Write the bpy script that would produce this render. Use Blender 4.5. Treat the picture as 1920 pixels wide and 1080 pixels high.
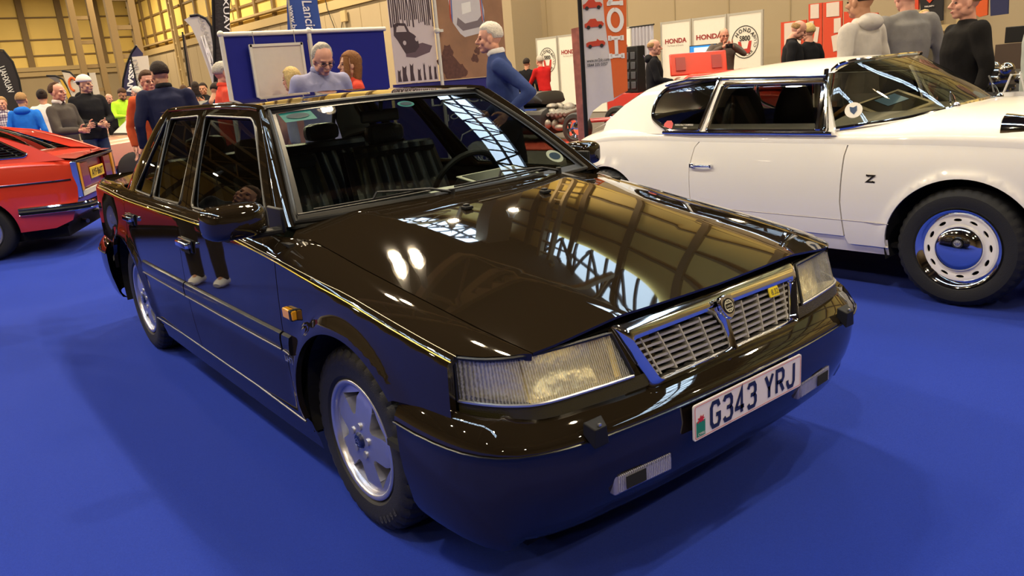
import bpy, bmesh, math, random
import numpy as np
from math import pi, sin, cos, tan, atan2, sqrt, radians as R
from mathutils import Vector as V, Matrix, noise
from mathutils.geometry import delaunay_2d_cdt
random.seed(7)
for o in list(bpy.data.objects): bpy.data.objects.remove(o)
SC = bpy.context.scene; COL = SC.collection
# ---------------------------------------------------------------- camera, world, exposure, hall lights
CR, CU, CF = V((.62257136,.77863399,-.07831986)), V((-.16194131,.22610115,.96054843)), V((-.76562387,.58532672,-.26685712))
CP = V((2.15455187,-1.80637324,1.41874599)); FPX = 1463.81
cd = bpy.data.cameras.new('camera'); cam = bpy.data.objects.new('camera', cd); COL.objects.link(cam)
cd.sensor_width = 36; cd.lens = FPX/1920*36; cd.clip_start = .05; cd.clip_end = 300
mw = Matrix.Identity(4)
for i in range(3): mw[i][0], mw[i][1], mw[i][2], mw[i][3] = CR[i], CU[i], -CF[i], CP[i]
cam.matrix_world = mw; SC.camera = cam
w = bpy.data.worlds.new('world'); SC.world = w; w.use_nodes = True
w.node_tree.nodes['Background'].inputs[0].default_value = (.75,.85,1,1); w.node_tree.nodes['Background'].inputs[1].default_value = .6
vs = SC.view_settings; vs.view_transform = 'Standard'; vs.look = 'None'; vs.gamma = 1; vs.use_curve_mapping = False; vs.exposure = 0.0
WARM, COOL = (1,.80,.52), (.62,.80,1)
LAMPS = []      # (x, y, z) of the high bay lamps
def area(x, y, z, sx, sy, power, col, rot=(0,0,0), shape='RECTANGLE', spread=180):
    l = bpy.data.lights.new('light', 'AREA'); l.shape = shape; l.size = sx; l.size_y = sy; l.energy = power; l.color = col; l.spread = R(spread)
    o = bpy.data.objects.new('lamp_light' if shape=='DISK' else 'skylight_daylight', l); o.location = (x,y,z); o.rotation_euler = rot; COL.objects.link(o); return o
for gx in (-68,-52,-38,-28):
    for gy in (-14,0,13): LAMPS.append((gx, gy, 11.5))
for gx in (-19.9,-11.7,-7.2,3,11):
    for gy in (-15,-5,4.3): LAMPS.append((gx, gy-(.3 if gx==-7.2 else 0), 11.5))
LAMPS += [(-17.5,12.3,11.5),(-17.9,15.5,11.5),(-11.5,4.95,11.5),(-6.55,4.3,11.5),(-7.6,13.5,11.5),(3,13.5,11.5),(11,13.5,11.5)]
for x,y,z in LAMPS:
    area(x, y, z-.36, .38, .38, 520 if x>-25 else 1900, WARM, shape='DISK')
SKY = [(5,14.2,15.5,34,2.3),(-26,16.9,15.5,9.5,2.2),(-22,-8,15.5,56,2.0)]        # roof glazing strips: centre x, y, z, length, width
for x,y,z,lx,ly in SKY: area(x, y, 16.09, lx-.2, ly-.1, 55*lx, COOL)
# ---------------------------------------------------------------- materials
MATS = {}
def mat(name, col, rough=.5, metal=0, coat=0, coatior=1.5, nz=0, nzs=20, bump=0, bs=60, ior=1.5, em=None, ems=0, alpha=1, spec=.5, sheen=0):
    if name in MATS: return MATS[name]
    m = bpy.data.materials.new(name); m.use_nodes = True; nt = m.node_tree; b = nt.nodes['Principled BSDF']
    c = (*col,1); I = b.inputs
    I['Base Color'].default_value = c; I['Roughness'].default_value = rough; I['Metallic'].default_value = metal
    I['Coat Weight'].default_value = coat; I['Coat Roughness'].default_value = .02; I['Coat IOR'].default_value = coatior; I['IOR'].default_value = ior
    I['Specular IOR Level'].default_value = spec
    if sheen: I['Sheen Weight'].default_value = sheen; I['Sheen Roughness'].default_value = .5
    if em: I['Emission Color'].default_value = (*em,1); I['Emission Strength'].default_value = ems
    tc = nt.nodes.new('ShaderNodeTexCoord')
    n = nt.nodes.new('ShaderNodeTexNoise'); n.inputs['Scale'].default_value = nzs; n.inputs['Detail'].default_value = 4
    nt.links.new(tc.outputs['Object'], n.inputs['Vector'])
    mx = nt.nodes.new('ShaderNodeMix'); mx.data_type = 'RGBA'
    k = nz if nz else .04
    mx.inputs[6].default_value = tuple(max(0,v*(1-k)) for v in col)+(1,); mx.inputs[7].default_value = tuple(min(1,v*(1+k)) for v in col)+(1,)
    nt.links.new(n.outputs['Fac'], mx.inputs[0]); nt.links.new(mx.outputs[2], I['Base Color'])
    if bump:
        n2 = nt.nodes.new('ShaderNodeTexNoise'); n2.inputs['Scale'].default_value = bs; n2.inputs['Detail'].default_value = 3
        nt.links.new(tc.outputs['Object'], n2.inputs['Vector'])
        bp = nt.nodes.new('ShaderNodeBump'); bp.inputs['Strength'].default_value = bump; bp.inputs['Distance'].default_value = .01
        nt.links.new(n2.outputs['Fac'], bp.inputs['Height']); nt.links.new(bp.outputs[0], I['Normal'])
    MATS[name] = m; return m
def glass(name, tint, f0=.04, rough=.0, ribs=0, solid=0, scol=(1,1,1), ribdir='Y'):
    m = bpy.data.materials.new(name); m.use_nodes = True; nt = m.node_tree; nt.nodes.clear(); N = nt.nodes.new; L = nt.links.new
    out = N('ShaderNodeOutputMaterial'); tr = N('ShaderNodeBsdfTransparent'); tr.inputs[0].default_value = (*tint,1)
    gl = N('ShaderNodeBsdfGlossy'); gl.inputs['Roughness'].default_value = rough
    g = N('ShaderNodeNewGeometry'); d = N('ShaderNodeVectorMath'); d.operation = 'DOT_PRODUCT'
    L(g.outputs['Normal'], d.inputs[0]); L(g.outputs['Incoming'], d.inputs[1])
    a = N('ShaderNodeMath'); a.operation = 'ABSOLUTE'; L(d.outputs['Value'], a.inputs[0])
    s = N('ShaderNodeMath'); s.operation = 'SUBTRACT'; s.inputs[0].default_value = 1; L(a.outputs[0], s.inputs[1])
    p = N('ShaderNodeMath'); p.operation = 'POWER'; p.inputs[1].default_value = 5; L(s.outputs[0], p.inputs[0])
    q = N('ShaderNodeMath'); q.operation = 'MULTIPLY_ADD'; q.inputs[1].default_value = 1-f0; q.inputs[2].default_value = f0; L(p.outputs[0], q.inputs[0])
    mx = N('ShaderNodeMixShader'); L(q.outputs[0], mx.inputs[0]); L(gl.outputs[0], mx.inputs[2])
    base = tr.outputs[0]
    if solid:
        df = N('ShaderNodeBsdfDiffuse'); df.inputs[0].default_value = (*scol,1); m2 = N('ShaderNodeMixShader'); m2.inputs[0].default_value = solid
        L(tr.outputs[0], m2.inputs[1]); L(df.outputs[0], m2.inputs[2]); base = m2.outputs[0]
        if ribs:
            tc2 = N('ShaderNodeTexCoord'); w2 = N('ShaderNodeTexWave'); w2.bands_direction = ribdir; w2.inputs['Scale'].default_value = ribs*.8; w2.inputs['Distortion'].default_value = 2.5; w2.inputs['Detail Scale'].default_value = 3
            L(tc2.outputs['Object'], w2.inputs['Vector']); r2 = N('ShaderNodeMapRange'); r2.inputs[3].default_value = solid*.35; r2.inputs[4].default_value = solid*1.7; L(w2.outputs['Fac'], r2.inputs[0]); L(r2.outputs[0], m2.inputs[0])
    L(base, mx.inputs[1]); L(mx.outputs[0], out.inputs[0])
    if ribs:
        tc = N('ShaderNodeTexCoord'); wv = N('ShaderNodeTexWave'); wv.bands_direction = ribdir; wv.inputs['Scale'].default_value = ribs; wv.inputs['Distortion'].default_value = 1.2
        L(tc.outputs['Object'], wv.inputs['Vector']); bp = N('ShaderNodeBump'); bp.inputs['Strength'].default_value = .8; bp.inputs['Distance'].default_value = .004
        L(wv.outputs['Fac'], bp.inputs['Height']); L(bp.outputs[0], gl.inputs['Normal'])
    MATS[name] = m; return m
# ---------------------------------------------------------------- mesh helpers
def xf(p, m): return m @ V(p) if m else V(p)
class MB:
    def __init__(s): s.v = []; s.f = []; s.n = {}; s.m = None
    def add(s, vs, fs, ns=None):
        b = len(s.v); s.v += [tuple(xf(p, s.m)) for p in vs]; s.f += [tuple(i+b for i in f) for f in fs]
        if ns:
            for i, n in enumerate(ns): s.n[b+i] = n
        return s
    def box(s, c, d, rz=0, rot=None):
        m = Matrix.Translation(V(c)) @ (rot.to_4x4() if rot else Matrix.Rotation(rz,4,'Z'))
        x,y,z = d[0]/2,d[1]/2,d[2]/2
        vs = [m @ V(p) for p in ((-x,-y,-z),(x,-y,-z),(x,y,-z),(-x,y,-z),(-x,-y,z),(x,-y,z),(x,y,z),(-x,y,z))]
        return s.add(vs, [(3,2,1,0),(4,5,6,7),(0,1,5,4),(1,2,6,5),(2,3,7,6),(3,0,4,7)])
    def rings(s, rr, caps=True, closed=False):
        n = len(rr[0]); vs = [p for r in rr for p in r]; fs = []
        K = len(rr) if closed else len(rr)-1
        for i in range(K):
            a, b = i*n, ((i+1)%len(rr))*n
            for j in range(n): fs.append((a+j, a+(j+1)%n, b+(j+1)%n, b+j))
        if caps and not closed: fs.append(tuple(range(n))[::-1]); fs.append(tuple(range((len(rr)-1)*n, len(rr)*n)))
        return s.add(vs, fs)
    def tube(s, pts, r, n=10, caps=True, closed=False, flat=1, up=None):
        pts = [V(p) for p in pts]; K = len(pts); rr = []
        prev = V(up) if up else None
        for i, p in enumerate(pts):
            if closed: t = pts[(i+1)%K]-pts[i-1]
            else: t = pts[min(i+1,K-1)]-pts[max(i-1,0)]
            t.normalize()
            if prev is None: prev = V((0,0,1)) if abs(t.z)<.9 else V((1,0,0))
            a = (prev - t*prev.dot(t))
            if a.length < 1e-5: a = t.orthogonal()
            a.normalize(); b = t.cross(a)
            if not up: prev = a
            q = r[i] if isinstance(r,list) else r
            ra, rb = (q if isinstance(q,(list,tuple)) else (q*flat, q))
            rr.append([p + a*ra*cos(2*pi*j/n) + b*rb*sin(2*pi*j/n) for j in range(n)])
        return s.rings(rr, caps, closed)
    def cyl(s, a, b, r0, r1=None, n=16): return s.tube([a,b], [r0, r0 if r1 is None else r1], n)
    def caps(s, a, b, ra, rb, n=12):      # rounded limb
        a, b = V(a), V(b); d = b-a; L = d.length or 1e-6; d = d/L if L>1e-5 else V((0,0,1))
        P, Q = [], []
        for k in (-.95,-.7,-.35): P.append(a+d*ra*k); Q.append(ra*sqrt(1-k*k))
        P += [a, b]; Q += [ra, rb]
        for k in (.35,.7,.95): P.append(b+d*rb*k); Q.append(rb*sqrt(1-k*k))
        return s.tube(P, Q, n)
    def lathe(s, prof, c=(0,0,0), axis='Z', n=32, mod=None, close=False, solid=False):
        rr = []
        for k, (r,h) in enumerate(prof):
            ring = []
            for j in range(n):
                a = 2*pi*j/n; q = r + (mod(k,j) if mod else 0); x, y = q*cos(a), q*sin(a)
                p = (x,y,h) if axis=='Z' else ((h,x,y) if axis=='X' else (x,h,y))
                ring.append(V(p)+V(c))
            rr.append(ring)
        c0, c1 = prof[0][0] < .06 or solid, prof[-1][0] < .06 or solid
        b0 = len(s.v); s.rings(rr, False, close); N = len(rr)
        if c0 and not close: s.f.append(tuple(range(b0, b0+n))[::-1])
        if c1 and not close: s.f.append(tuple(range(b0+(N-1)*n, b0+N*n)))
        return s
    def ell(s, c, r, n=16, m=10, fn=None, rot=None):
        vs = []; fs = []
        for i in range(m+1):
            t = pi*i/m
            for j in range(n):
                a = 2*pi*j/n; d = V((sin(t)*cos(a), sin(t)*sin(a), cos(t))); k = fn(d) if fn else 1
                p = V((d.x*r[0]*k, d.y*r[1]*k, d.z*r[2]*k))
                if rot: p = rot @ p
                vs.append(p+V(c))
        for i in range(m):
            for j in range(n): fs.append((i*n+j, (i+1)*n+j, (i+1)*n+(j+1)%n, i*n+(j+1)%n))
        return s.add(vs, fs)
    def prism(s, poly, o, u, v, d):       # 2D outline in the frame o,u,v pushed along u x v by d
        o,u,v = V(o),V(u),V(v); w = u.cross(v).normalized()*d; n = len(poly)
        a = [o+u*p[0]+v*p[1] for p in poly]
        return s.add(a+[p+w for p in a], [tuple(range(n))[::-1], tuple(range(n,2*n))]+[(i,(i+1)%n,n+(i+1)%n,n+i) for i in range(n)])
    def grid(s, f, nu, nv, cu=False, flip=False, normals=False, out=None):
        vs, ns = [], []
        for i in range(nu+(0 if cu else 1)):
            for j in range(nv+1):
                u, v = i/nu, j/nv; p = V(f(u,v)); vs.append(p)
                if normals:
                    e = 1e-3; n = (V(f(u+e,v))-V(f(u-e,v))).cross(V(f(u,v+e))-V(f(u,v-e))).normalized()
                    ns.append(-n if flip else n)
        fs = []; W = nv+1
        for i in range(nu):
            for j in range(nv):
                a, b = i*W, ((i+1)%nu if cu else i+1)*W
                q = (a+j, b+j, b+j+1, a+j+1); fs.append(q[::-1] if flip else q)
        if normals and out is not None:
            if sum((n.dot(V(out)) for n in ns)) < 0: ns = [-n for n in ns]; fs = [q[::-1] for q in fs]
        return s.add(vs, fs, ns if normals else None)
    def sheet(s, outer, f, holes=(), step=.03, out=(0,0,1), thick=0):
        def dens(P):
            r = []
            for i in range(len(P)):
                a, b = P[i], P[(i+1)%len(P)]; L = math.hypot(b[0]-a[0], b[1]-a[1]); k = max(1, int(L/step+.5))
                for t in range(k): r.append((a[0]+(b[0]-a[0])*t/k, a[1]+(b[1]-a[1])*t/k))
            return r
        def inside(X, Y, P):
            c = np.zeros(X.shape, bool); n = len(P)
            for i in range(n):
                x1,y1 = P[i]; x2,y2 = P[(i+1)%n]
                if y1 == y2: continue
                m = ((y1>Y)!=(y2>Y)) & (X < (x2-x1)*(Y-y1)/(y2-y1)+x1); c ^= m
            return c
        loops = [dens(outer)]+[dens(h) for h in holes]
        allb = np.array([p for l in loops for p in l]); lo, hi = allb.min(0), allb.max(0)
        gx = np.arange(lo[0], hi[0], step); gy = np.arange(lo[1], hi[1], step*.866)
        X, Y = np.meshgrid(gx, gy); X = X + (np.arange(len(gy))%2*step/2)[:,None]; X, Y = X.ravel(), Y.ravel()
        k = inside(X, Y, loops[0])
        for h in loops[1:]: k &= ~inside(X, Y, h)
        X, Y = X[k], Y[k]
        if len(X):
            dm = np.min(np.hypot(X[:,None]-allb[None,:,0], Y[:,None]-allb[None,:,1]), axis=1); X, Y = X[dm>step*.55], Y[dm>step*.55]
        pts = []; edges = []
        for l in loops:
            b = len(pts); pts += l; edges += [(b+i, b+(i+1)%len(l)) for i in range(len(l))]
        pts += list(zip(X.tolist(), Y.tolist()))
        vo, eo, fo, _,_,_ = delaunay_2d_cdt([V(p) for p in pts], edges, [], 0, 1e-6)
        vo = [(p[0],p[1]) for p in vo]; cx = np.array([sum(vo[i][0] for i in t)/3 for t in fo]); cy = np.array([sum(vo[i][1] for i in t)/3 for t in fo])
        k = inside(cx, cy, loops[0])
        for h in loops[1:]: k &= ~inside(cx, cy, h)
        fs = [tuple(t) for t, q in zip(fo, k) if q]
        def nrm(u, v):
            e = 1e-3; return (V(f(u+e,v))-V(f(u-e,v))).cross(V(f(u,v+e))-V(f(u,v-e))).normalized()
        P3 = [V(f(*p)) for p in vo]; N3 = [nrm(*p) for p in vo]
        sg = 1 if sum(n.dot(V(out)) for n in N3) > 0 else -1
        N3 = [n*sg for n in N3]; g = []
        for t in fs:
            n = (P3[t[1]]-P3[t[0]]).cross(P3[t[2]]-P3[t[0]]); g.append(t if n.dot(N3[t[0]])>0 else t[::-1])
        s.add(P3, g, N3)
        if thick:
            for l in loops:
                a = [V(f(*p)) for p in l]; b = [p-nrm(*q)*sg*thick for p, q in zip(a, l)]; n = len(l)
                s.add(a+b, [(i,(i+1)%n,n+(i+1)%n,n+i) for i in range(n)])
        return s
def interp(tab):
    xs = np.array([t[0] for t in tab], float); ys = np.array([t[1] for t in tab], float)
    if xs[0] > xs[-1]: xs, ys = xs[::-1], ys[::-1]
    d = np.diff(ys)/np.diff(xs); m = np.zeros(len(xs)); m[0], m[-1] = d[0], d[-1]
    for i in range(1, len(xs)-1): m[i] = 0 if d[i-1]*d[i]<=0 else 2*d[i-1]*d[i]/(d[i-1]+d[i])
    def f(x):
        if x <= xs[0]: return ys[0]+m[0]*(x-xs[0])
        if x >= xs[-1]: return ys[-1]+m[-1]*(x-xs[-1])
        i = int(np.searchsorted(xs, x)-1); h = xs[i+1]-xs[i]; t = (x-xs[i])/h
        return float((2*t**3-3*t*t+1)*ys[i]+(t**3-2*t*t+t)*h*m[i]+(-2*t**3+3*t*t)*ys[i+1]+(t**3-t*t)*h*m[i+1])
    return f
def curve(pts, n):                        # smooth resample of a 2D/3D polyline
    pts = [V(p) for p in pts]; L = [0]
    for a, b in zip(pts, pts[1:]): L.append(L[-1]+(b-a).length)
    fs = [interp([(L[i], pts[i][k]) for i in range(len(pts))]) for k in range(len(pts[0]))]
    return [tuple(f(L[-1]*t/(n-1)) for f in fs) for t in range(n)]
def rpoly(P, r, k=4):                     # polygon with rounded corners
    out = []; n = len(P); rr = r if isinstance(r,(list,tuple)) else [r]*n
    for i in range(n):
        p = V(P[i][:2]); a = V(P[i-1][:2])-p; b = V(P[(i+1)%n][:2])-p; q = min(rr[i], a.length*.45, b.length*.45)
        if q <= 1e-6: out.append(tuple(p)); continue
        A = p+a.normalized()*q; B = p+b.normalized()*q
        for t in range(k+1):
            t /= k; out.append(tuple(A*(1-t)**2+p*2*t*(1-t)+B*t*t))
    return out
def obj(name, mb, m, parent=None, bevel=0, seg=2, ang=35, sub=0, label=None, smooth=True, recalc=True):
    me = bpy.data.meshes.new(name); me.from_pydata([tuple(v) for v in mb.v], [], mb.f); me.validate() if not mb.n else None
    if recalc and not mb.n:
        bm = bmesh.new(); bm.from_mesh(me); bmesh.ops.remove_doubles(bm, verts=bm.verts, dist=1e-6); bmesh.ops.recalc_face_normals(bm, faces=bm.faces); bm.to_mesh(me); bm.free()
    if smooth:
        me.polygons.foreach_set('use_smooth', [True]*len(me.polygons))
        me.set_sharp_from_angle(angle=R(ang))
    if mb.n:
        me.update(); ln = [tuple(c.vector) for c in me.corner_normals]
        for li, l in enumerate(me.loops):
            if l.vertex_index in mb.n: ln[li] = tuple(mb.n[l.vertex_index])
        me.normals_split_custom_set(ln)
    if m: me.materials.append(m)
    o = bpy.data.objects.new(name, me); COL.objects.link(o)
    if parent: o.parent = parent
    if bevel:
        md = o.modifiers.new('bevel','BEVEL'); md.width = bevel; md.segments = seg; md.limit_method = 'ANGLE'; md.angle_limit = R(40)
    if sub: md = o.modifiers.new('sub','SUBSURF'); md.levels = sub; md.render_levels = sub
    if label: o['label'] = label
    return o
def tag(o, label, cat, group=None):
    o['label'] = label; o['category'] = cat
    if group: o['group'] = group
    return o
def thing(name, label, cat, loc=(0,0,0), rz=0, group=None):
    o = bpy.data.objects.new(name, None); o.empty_display_size = .2; COL.objects.link(o); o.location = loc; o.rotation_euler = (0,0,rz)
    return tag(o, label, cat, group)
def struct(name, mb, m, **k):
    o = obj(name, mb, m, **k); o['kind'] = 'structure'; return o
def dup(root, loc=None, rz=None, label=None):
    r = root.copy(); COL.objects.link(r)
    if loc: r.location = loc
    if rz is not None: r.rotation_euler = (0,0,rz)
    if label: r['label'] = label
    def rec(a, b):
        for ch in list(a.children):
            c = ch.copy(); COL.objects.link(c); c.parent = b; rec(ch, c)
    rec(root, r); return r
def text(mb, s, o, u, v, w=None, h=.1, bold=0, mirror=False, d=.002, space=1):
    """lettering centred on o, u = reading direction, v = up; fitted to w x h"""
    c = bpy.data.curves.new('t','FONT'); c.body = s; c.size = 1; c.offset = bold; c.resolution_u = 3; c.space_character = space
    ob = bpy.data.objects.new('t', c); COL.objects.link(ob)
    dg = bpy.context.evaluated_depsgraph_get(); me = bpy.data.meshes.new_from_object(ob.evaluated_get(dg))
    P = [tuple(x.co) for x in me.vertices]; F = [tuple(p.vertices) for p in me.polygons]
    bpy.data.objects.remove(ob); bpy.data.curves.remove(c); bpy.data.meshes.remove(me)
    if not P: return mb
    xs = [p[0] for p in P]; ys = [p[1] for p in P]; x0,x1,y0,y1 = min(xs),max(xs),min(ys),max(ys)
    ky = h/(y1-y0); kx = w/(x1-x0) if w else ky
    o,u,v = V(o),V(u).normalized(),V(v).normalized(); n = u.cross(v)*d; sx = -1 if mirror else 1
    if mirror: n = n
    mb.add([o+u*((p[0]-(x0+x1)/2)*kx*sx)+v*((p[1]-(y0+y1)/2)*ky)+n for p in P], F); return mb
def strokes(mb, lines, o, u, v, w, h, t, d=.003, mirror=False):
    """polyline glyph strokes in unit box"""
    o,u,v = V(o),V(u).normalized(),V(v).normalized(); n = u.cross(v).normalized()*d
    for L in lines:
        P = [(p[0]*w, p[1]*h) for p in L]; K = len(P); closed = P[0]==P[-1] and K>2
        if closed: P = P[:-1]; K -= 1
        left, right = [], []
        for i in range(K):
            a = V(P[i])-V(P[i-1]) if (i or closed) else V(P[1])-V(P[0])
            b = V(P[(i+1)%K])-V(P[i]) if (i<K-1 or closed) else a
            a.normalize(); b.normalize(); m = (a+b); m = m.normalized() if m.length>1e-4 else a
            nn = V((-m.y,m.x)); k = t/2/max(.35,abs(nn.dot(V((-a.y,a.x)))))
            left.append(V(P[i])+nn*k); right.append(V(P[i])-nn*k)
        vs = [o+u*p.x+v*p.y+n for p in left+right]
        mb.add(vs, [(i,(i+1)%K,K+(i+1)%K,K+i) for i in range(K if closed else K-1)])
    return mb
# ---------------------------------------------------------------- common materials
def carpet_mat():
    m = mat('blue_carpet', (.013,.038,.34), .95, nz=.28, nzs=260, bump=.5, bs=700, sheen=.04, spec=.1)
    nt = m.node_tree; n = nt.nodes.new('ShaderNodeTexNoise'); n.inputs['Scale'].default_value = .8; n.inputs['Detail'].default_value = 2
    mx = [x for x in nt.nodes if x.type=='MIX'][0]; b = nt.nodes['Principled BSDF']
    m2 = nt.nodes.new('ShaderNodeMix'); m2.data_type = 'RGBA'; m2.blend_type = 'MULTIPLY'; m2.inputs[0].default_value = .35
    nt.links.new(mx.outputs[2], m2.inputs[6]); nt.links.new(n.outputs['Color'], m2.inputs[7])
    r = nt.nodes.new('ShaderNodeMapRange'); r.inputs[3].default_value = .7; r.inputs[4].default_value = 1.1; nt.links.new(n.outputs['Fac'], r.inputs[0])
    nt.links.new(r.outputs[0], m2.inputs[7]); nt.links.new(m2.outputs[2], b.inputs['Base Color']); return m
CARPET = carpet_mat()
CHROME = mat('chrome', (.82,.82,.84), .06, 1)
SATIN = mat('satin_silver', (.62,.62,.64), .3, .9)
BLACKP = mat('black_plastic', (.009,.009,.010), .5, spec=.25)
RUBBER = mat('rubber', (.010,.010,.0105), .62, bump=.15, bs=200)
DARK = mat('dark_void', (.004,.004,.005), .9)
WALLM = mat('beige_wall_paint', (.35,.275,.17), .85, nz=.07, nzs=.6, bump=.1, bs=8)
CLAD = mat('yellow_cladding', (.85,.62,.17), .55, nz=.10, nzs=.5)
STEEL = mat('painted_steel_beam', (.20,.13,.05), .6)
STEELL = mat('beige_steel', (.42,.31,.15), .6)
CEILM = mat('dark_roof_deck', (.045,.034,.022), .85)
WHITEP = mat('white_panel', (.80,.76,.68), .5)
ALU = mat('aluminium', (.62,.60,.55), .35, .7)
# ---------------------------------------------------------------- the hall
XA, YB, ZC = -80, 18.2, 16.0
b = MB(); b.box((-24,-11,-.06),(112,60,.1)); struct('floor', b, mat('dark_concrete', (.06,.045,.035), .5, nz=.2, nzs=3))
b = MB(); b.box((-4,-4,.0),(26,20,.012)); struct('trim_1', b, CARPET)   # blue show carpet laid over the stand
b = MB(); b.box((-24,YB+.1,2.65),(112,.2,5.3)); struct('wall_back', b, WALLM)
b = MB(); b.box((-24,YB+.55,10.7),(112,.1,10.8)); struct('trim_2', b, CLAD)
b = MB(); b.box((XA-.1,-11,2.35),(.2,60,4.7)); struct('wall_left', b, WALLM)
b = MB(); b.box((XA-.35,-11,10.4),(.1,60,11.4)); struct('trim_3', b, CLAD)
b = MB(); b.box((-24,-40,8),(112,.2,16)); struct('wall_front', b, WALLM)
b = MB(); b.box((32,-11,8),(.2,60,16)); struct('wall_right', b, WALLM)
b = MB()
xs = [-80,32]; rows = [(-9.0,-7.0),(13.05,15.35),(15.8,18.0)]
y0 = -41
for a,c in rows:
    b.box((-24,(y0+a)/2,ZC+.1),(112,a-y0,.2)); y0 = c
b.box((-24,(y0+19)/2,ZC+.1),(112,19-y0,.2))
for x,y,z,l,w_ in SKY:
    b.box(((x-l/2-80)/2,y,ZC+.1),(x-l/2+80,w_,.2)); b.box(((x+l/2+32)/2,y,ZC+.1),(32-x-l/2,w_,.2))
struct('ceiling', b, CEILM)
SKYM = mat('daylight_glazing', (.7,.85,1), .4, em=(.62,.82,1), ems=5)
for x,y,z,l,w_ in SKY:
    b = MB(); b.box((x,y,ZC+.12),(l,w_,.03)); g = struct('window_1', b, SKYM)
    b = MB(); n = int(l/1.15)
    for i in range(n+1): b.box((x-l/2+l*i/n,y,ZC-.06),(.12,w_,.12))
    for i in range(n):
        xa = x-l/2+l*i/n; xb = xa+l/n; s_ = 1 if i%2 else -1
        b.tube([(xa,y-s_*w_/2,ZC-.12),(xb,y+s_*w_/2,ZC-.12)], .07, 6)
    b.box((x,y,ZC-.04),(l,.16,.1))
    for q in (-1,1): b.box((x,y+q*w_/2,ZC-.06),(l,.12,.12))
    struct('trim_4', b, mat('glazing_bar',(.05,.06,.08),.5))
# clerestory window high in the back wall
for k,(xa,xb) in enumerate(((-18.6,-10.2),)):
    b = MB(); b.box(((xa+xb)/2,YB+.38,15.05),(xb-xa,.04,1.8)); struct('window_2', b, SKYM)
    b = MB(); n = 9
    for i in range(n+1): b.box((xa+(xb-xa)*i/n,YB+.30,15.05),(.12,.10,1.9))
    for i in range(n): s_ = 1 if i%2 else -1; b.tube([(xa+(xb-xa)*i/n,YB+.22,15.05-.9*s_),(xa+(xb-xa)*(i+1)/n,YB+.22,15.05+.9*s_)],.08,5)
    b.box(((xa+xb)/2,YB+.30,15.2),(xb-xa,.1,.12)); struct('trim_4', b, mat('glazing_bar',(.05,.06,.08),.5))
# cladding frames on the back wall: posts, rails, truss columns
b = MB(); x = -78.0
while x < 31:
    b.box((x,YB+.42,10.7),(.30,.22,10.8)); x += 2.9
for z in (6.9,8.4,9.9,11.4,12.9,14.4): b.box((-24,YB+.45,z),(112,.14,.13))
struct('trim_5', b, STEEL)
b = MB()
for z,h in ((5.45,.45),(6.05,.12)): b.box((-24,YB+.12,z),(112,.5,h))
struct('trim_6', b, STEELL)
b = MB(); x = -76.0
while x < 31:
    for q in (-.35,.35): b.box((x+q,YB-.25,8),(.16,.25,16))
    for k in range(16): b.box((x,YB-.25,.6+k),(.6,.1,.14))
    x += 11.6
struct('trim_7', b, STEELL)
b = MB(); x = -74.6
while x < 31: b.box((x, YB-.005, 2.6),(.04,.02,5.1)); x += 2.0
struct('trim_8', b, mat('wall_joint',(.30,.23,.13),.8))
b = MB()
for k in range(20): b.box((XA-.2,-38+k*3,10.4),(.3,.5,11.4))
for z in (6.0,7.35,9.2,11.0,13): b.box((XA-.22,-11,z),(.16,60,.12))
struct('trim_9', b, STEEL)
b = MB(); b.box((XA+.1,-11,4.85),(.6,60,.35)); b.box((XA+.12,-11,4.45),(.3,60,.4)); struct('trim_10', b, STEELL)
b = MB()                                    # laddered corner column
for q in (-1.1,.5): b.box((XA+.9,6.4+q,8),(.5,.34,16))
for k in range(16): b.box((XA+.9,6.1,.8+k),(.4,1.5,.22))
struct('trim_11', b, STEELL)
b = MB(); b.box((XA+.55,6.1,8),(.05,1.5,16)); struct('trim_12', b, DARK)
b = MB()                                    # roof trusses
for x in range(-74,32,12):
    b.box((x,-11,ZC-.25),(.3,58,.25)); b.box((x,-11,ZC-1.7),(.25,58,.2))
    for k in range(19):
        y = -39+k*3; b.tube([(x,y,ZC-1.7),(x,y+1.5,ZC-.3)], .07, 5); b.tube([(x,y+1.5,ZC-.3),(x,y+3,ZC-1.7)], .07, 5)
struct('trim_13', b, STEELL)
b = MB()                                    # free standing lattice columns
for gx,gy in ((-54.55,9.64),(-44.57,9.52)):
    for q in (-.55,.55): b.box((gx,gy+q,8),(.45,.34,16))
    for k in range(11): b.box((gx,gy,.9+k*1.45),(.3,1.0,.22))
struct('trim_16', b, STEEL)
# lamps
def lamp():
    t = thing('high_bay_lamp','', 'ceiling lamp', LAMPS[0], group='high bay lamps under the roof')
    p = MB(); p.lathe([(.09,.35),(.12,.3),(.14,.1),(.30,-.3),(.31,-.32),(.29,-.31),(.10,.05)], n=20); obj('reflector', p, ALU, t)
    p = MB(); p.cyl((0,0,.3),(0,0,.8),.012,n=8); obj('hanger', p, STEEL, t)
    p = MB(); p.ell((0,0,-.12),(.075,.075,.16),12,8); obj('bulb', p, mat('lit_bulb',(1,.8,.5),.4,em=WARM,ems=60), t)
    return t
l0 = lamp(); l0['label'] = 'round metal high bay lamp hung under the hall roof'
for p in LAMPS[1:]: dup(l0, p)
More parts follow.
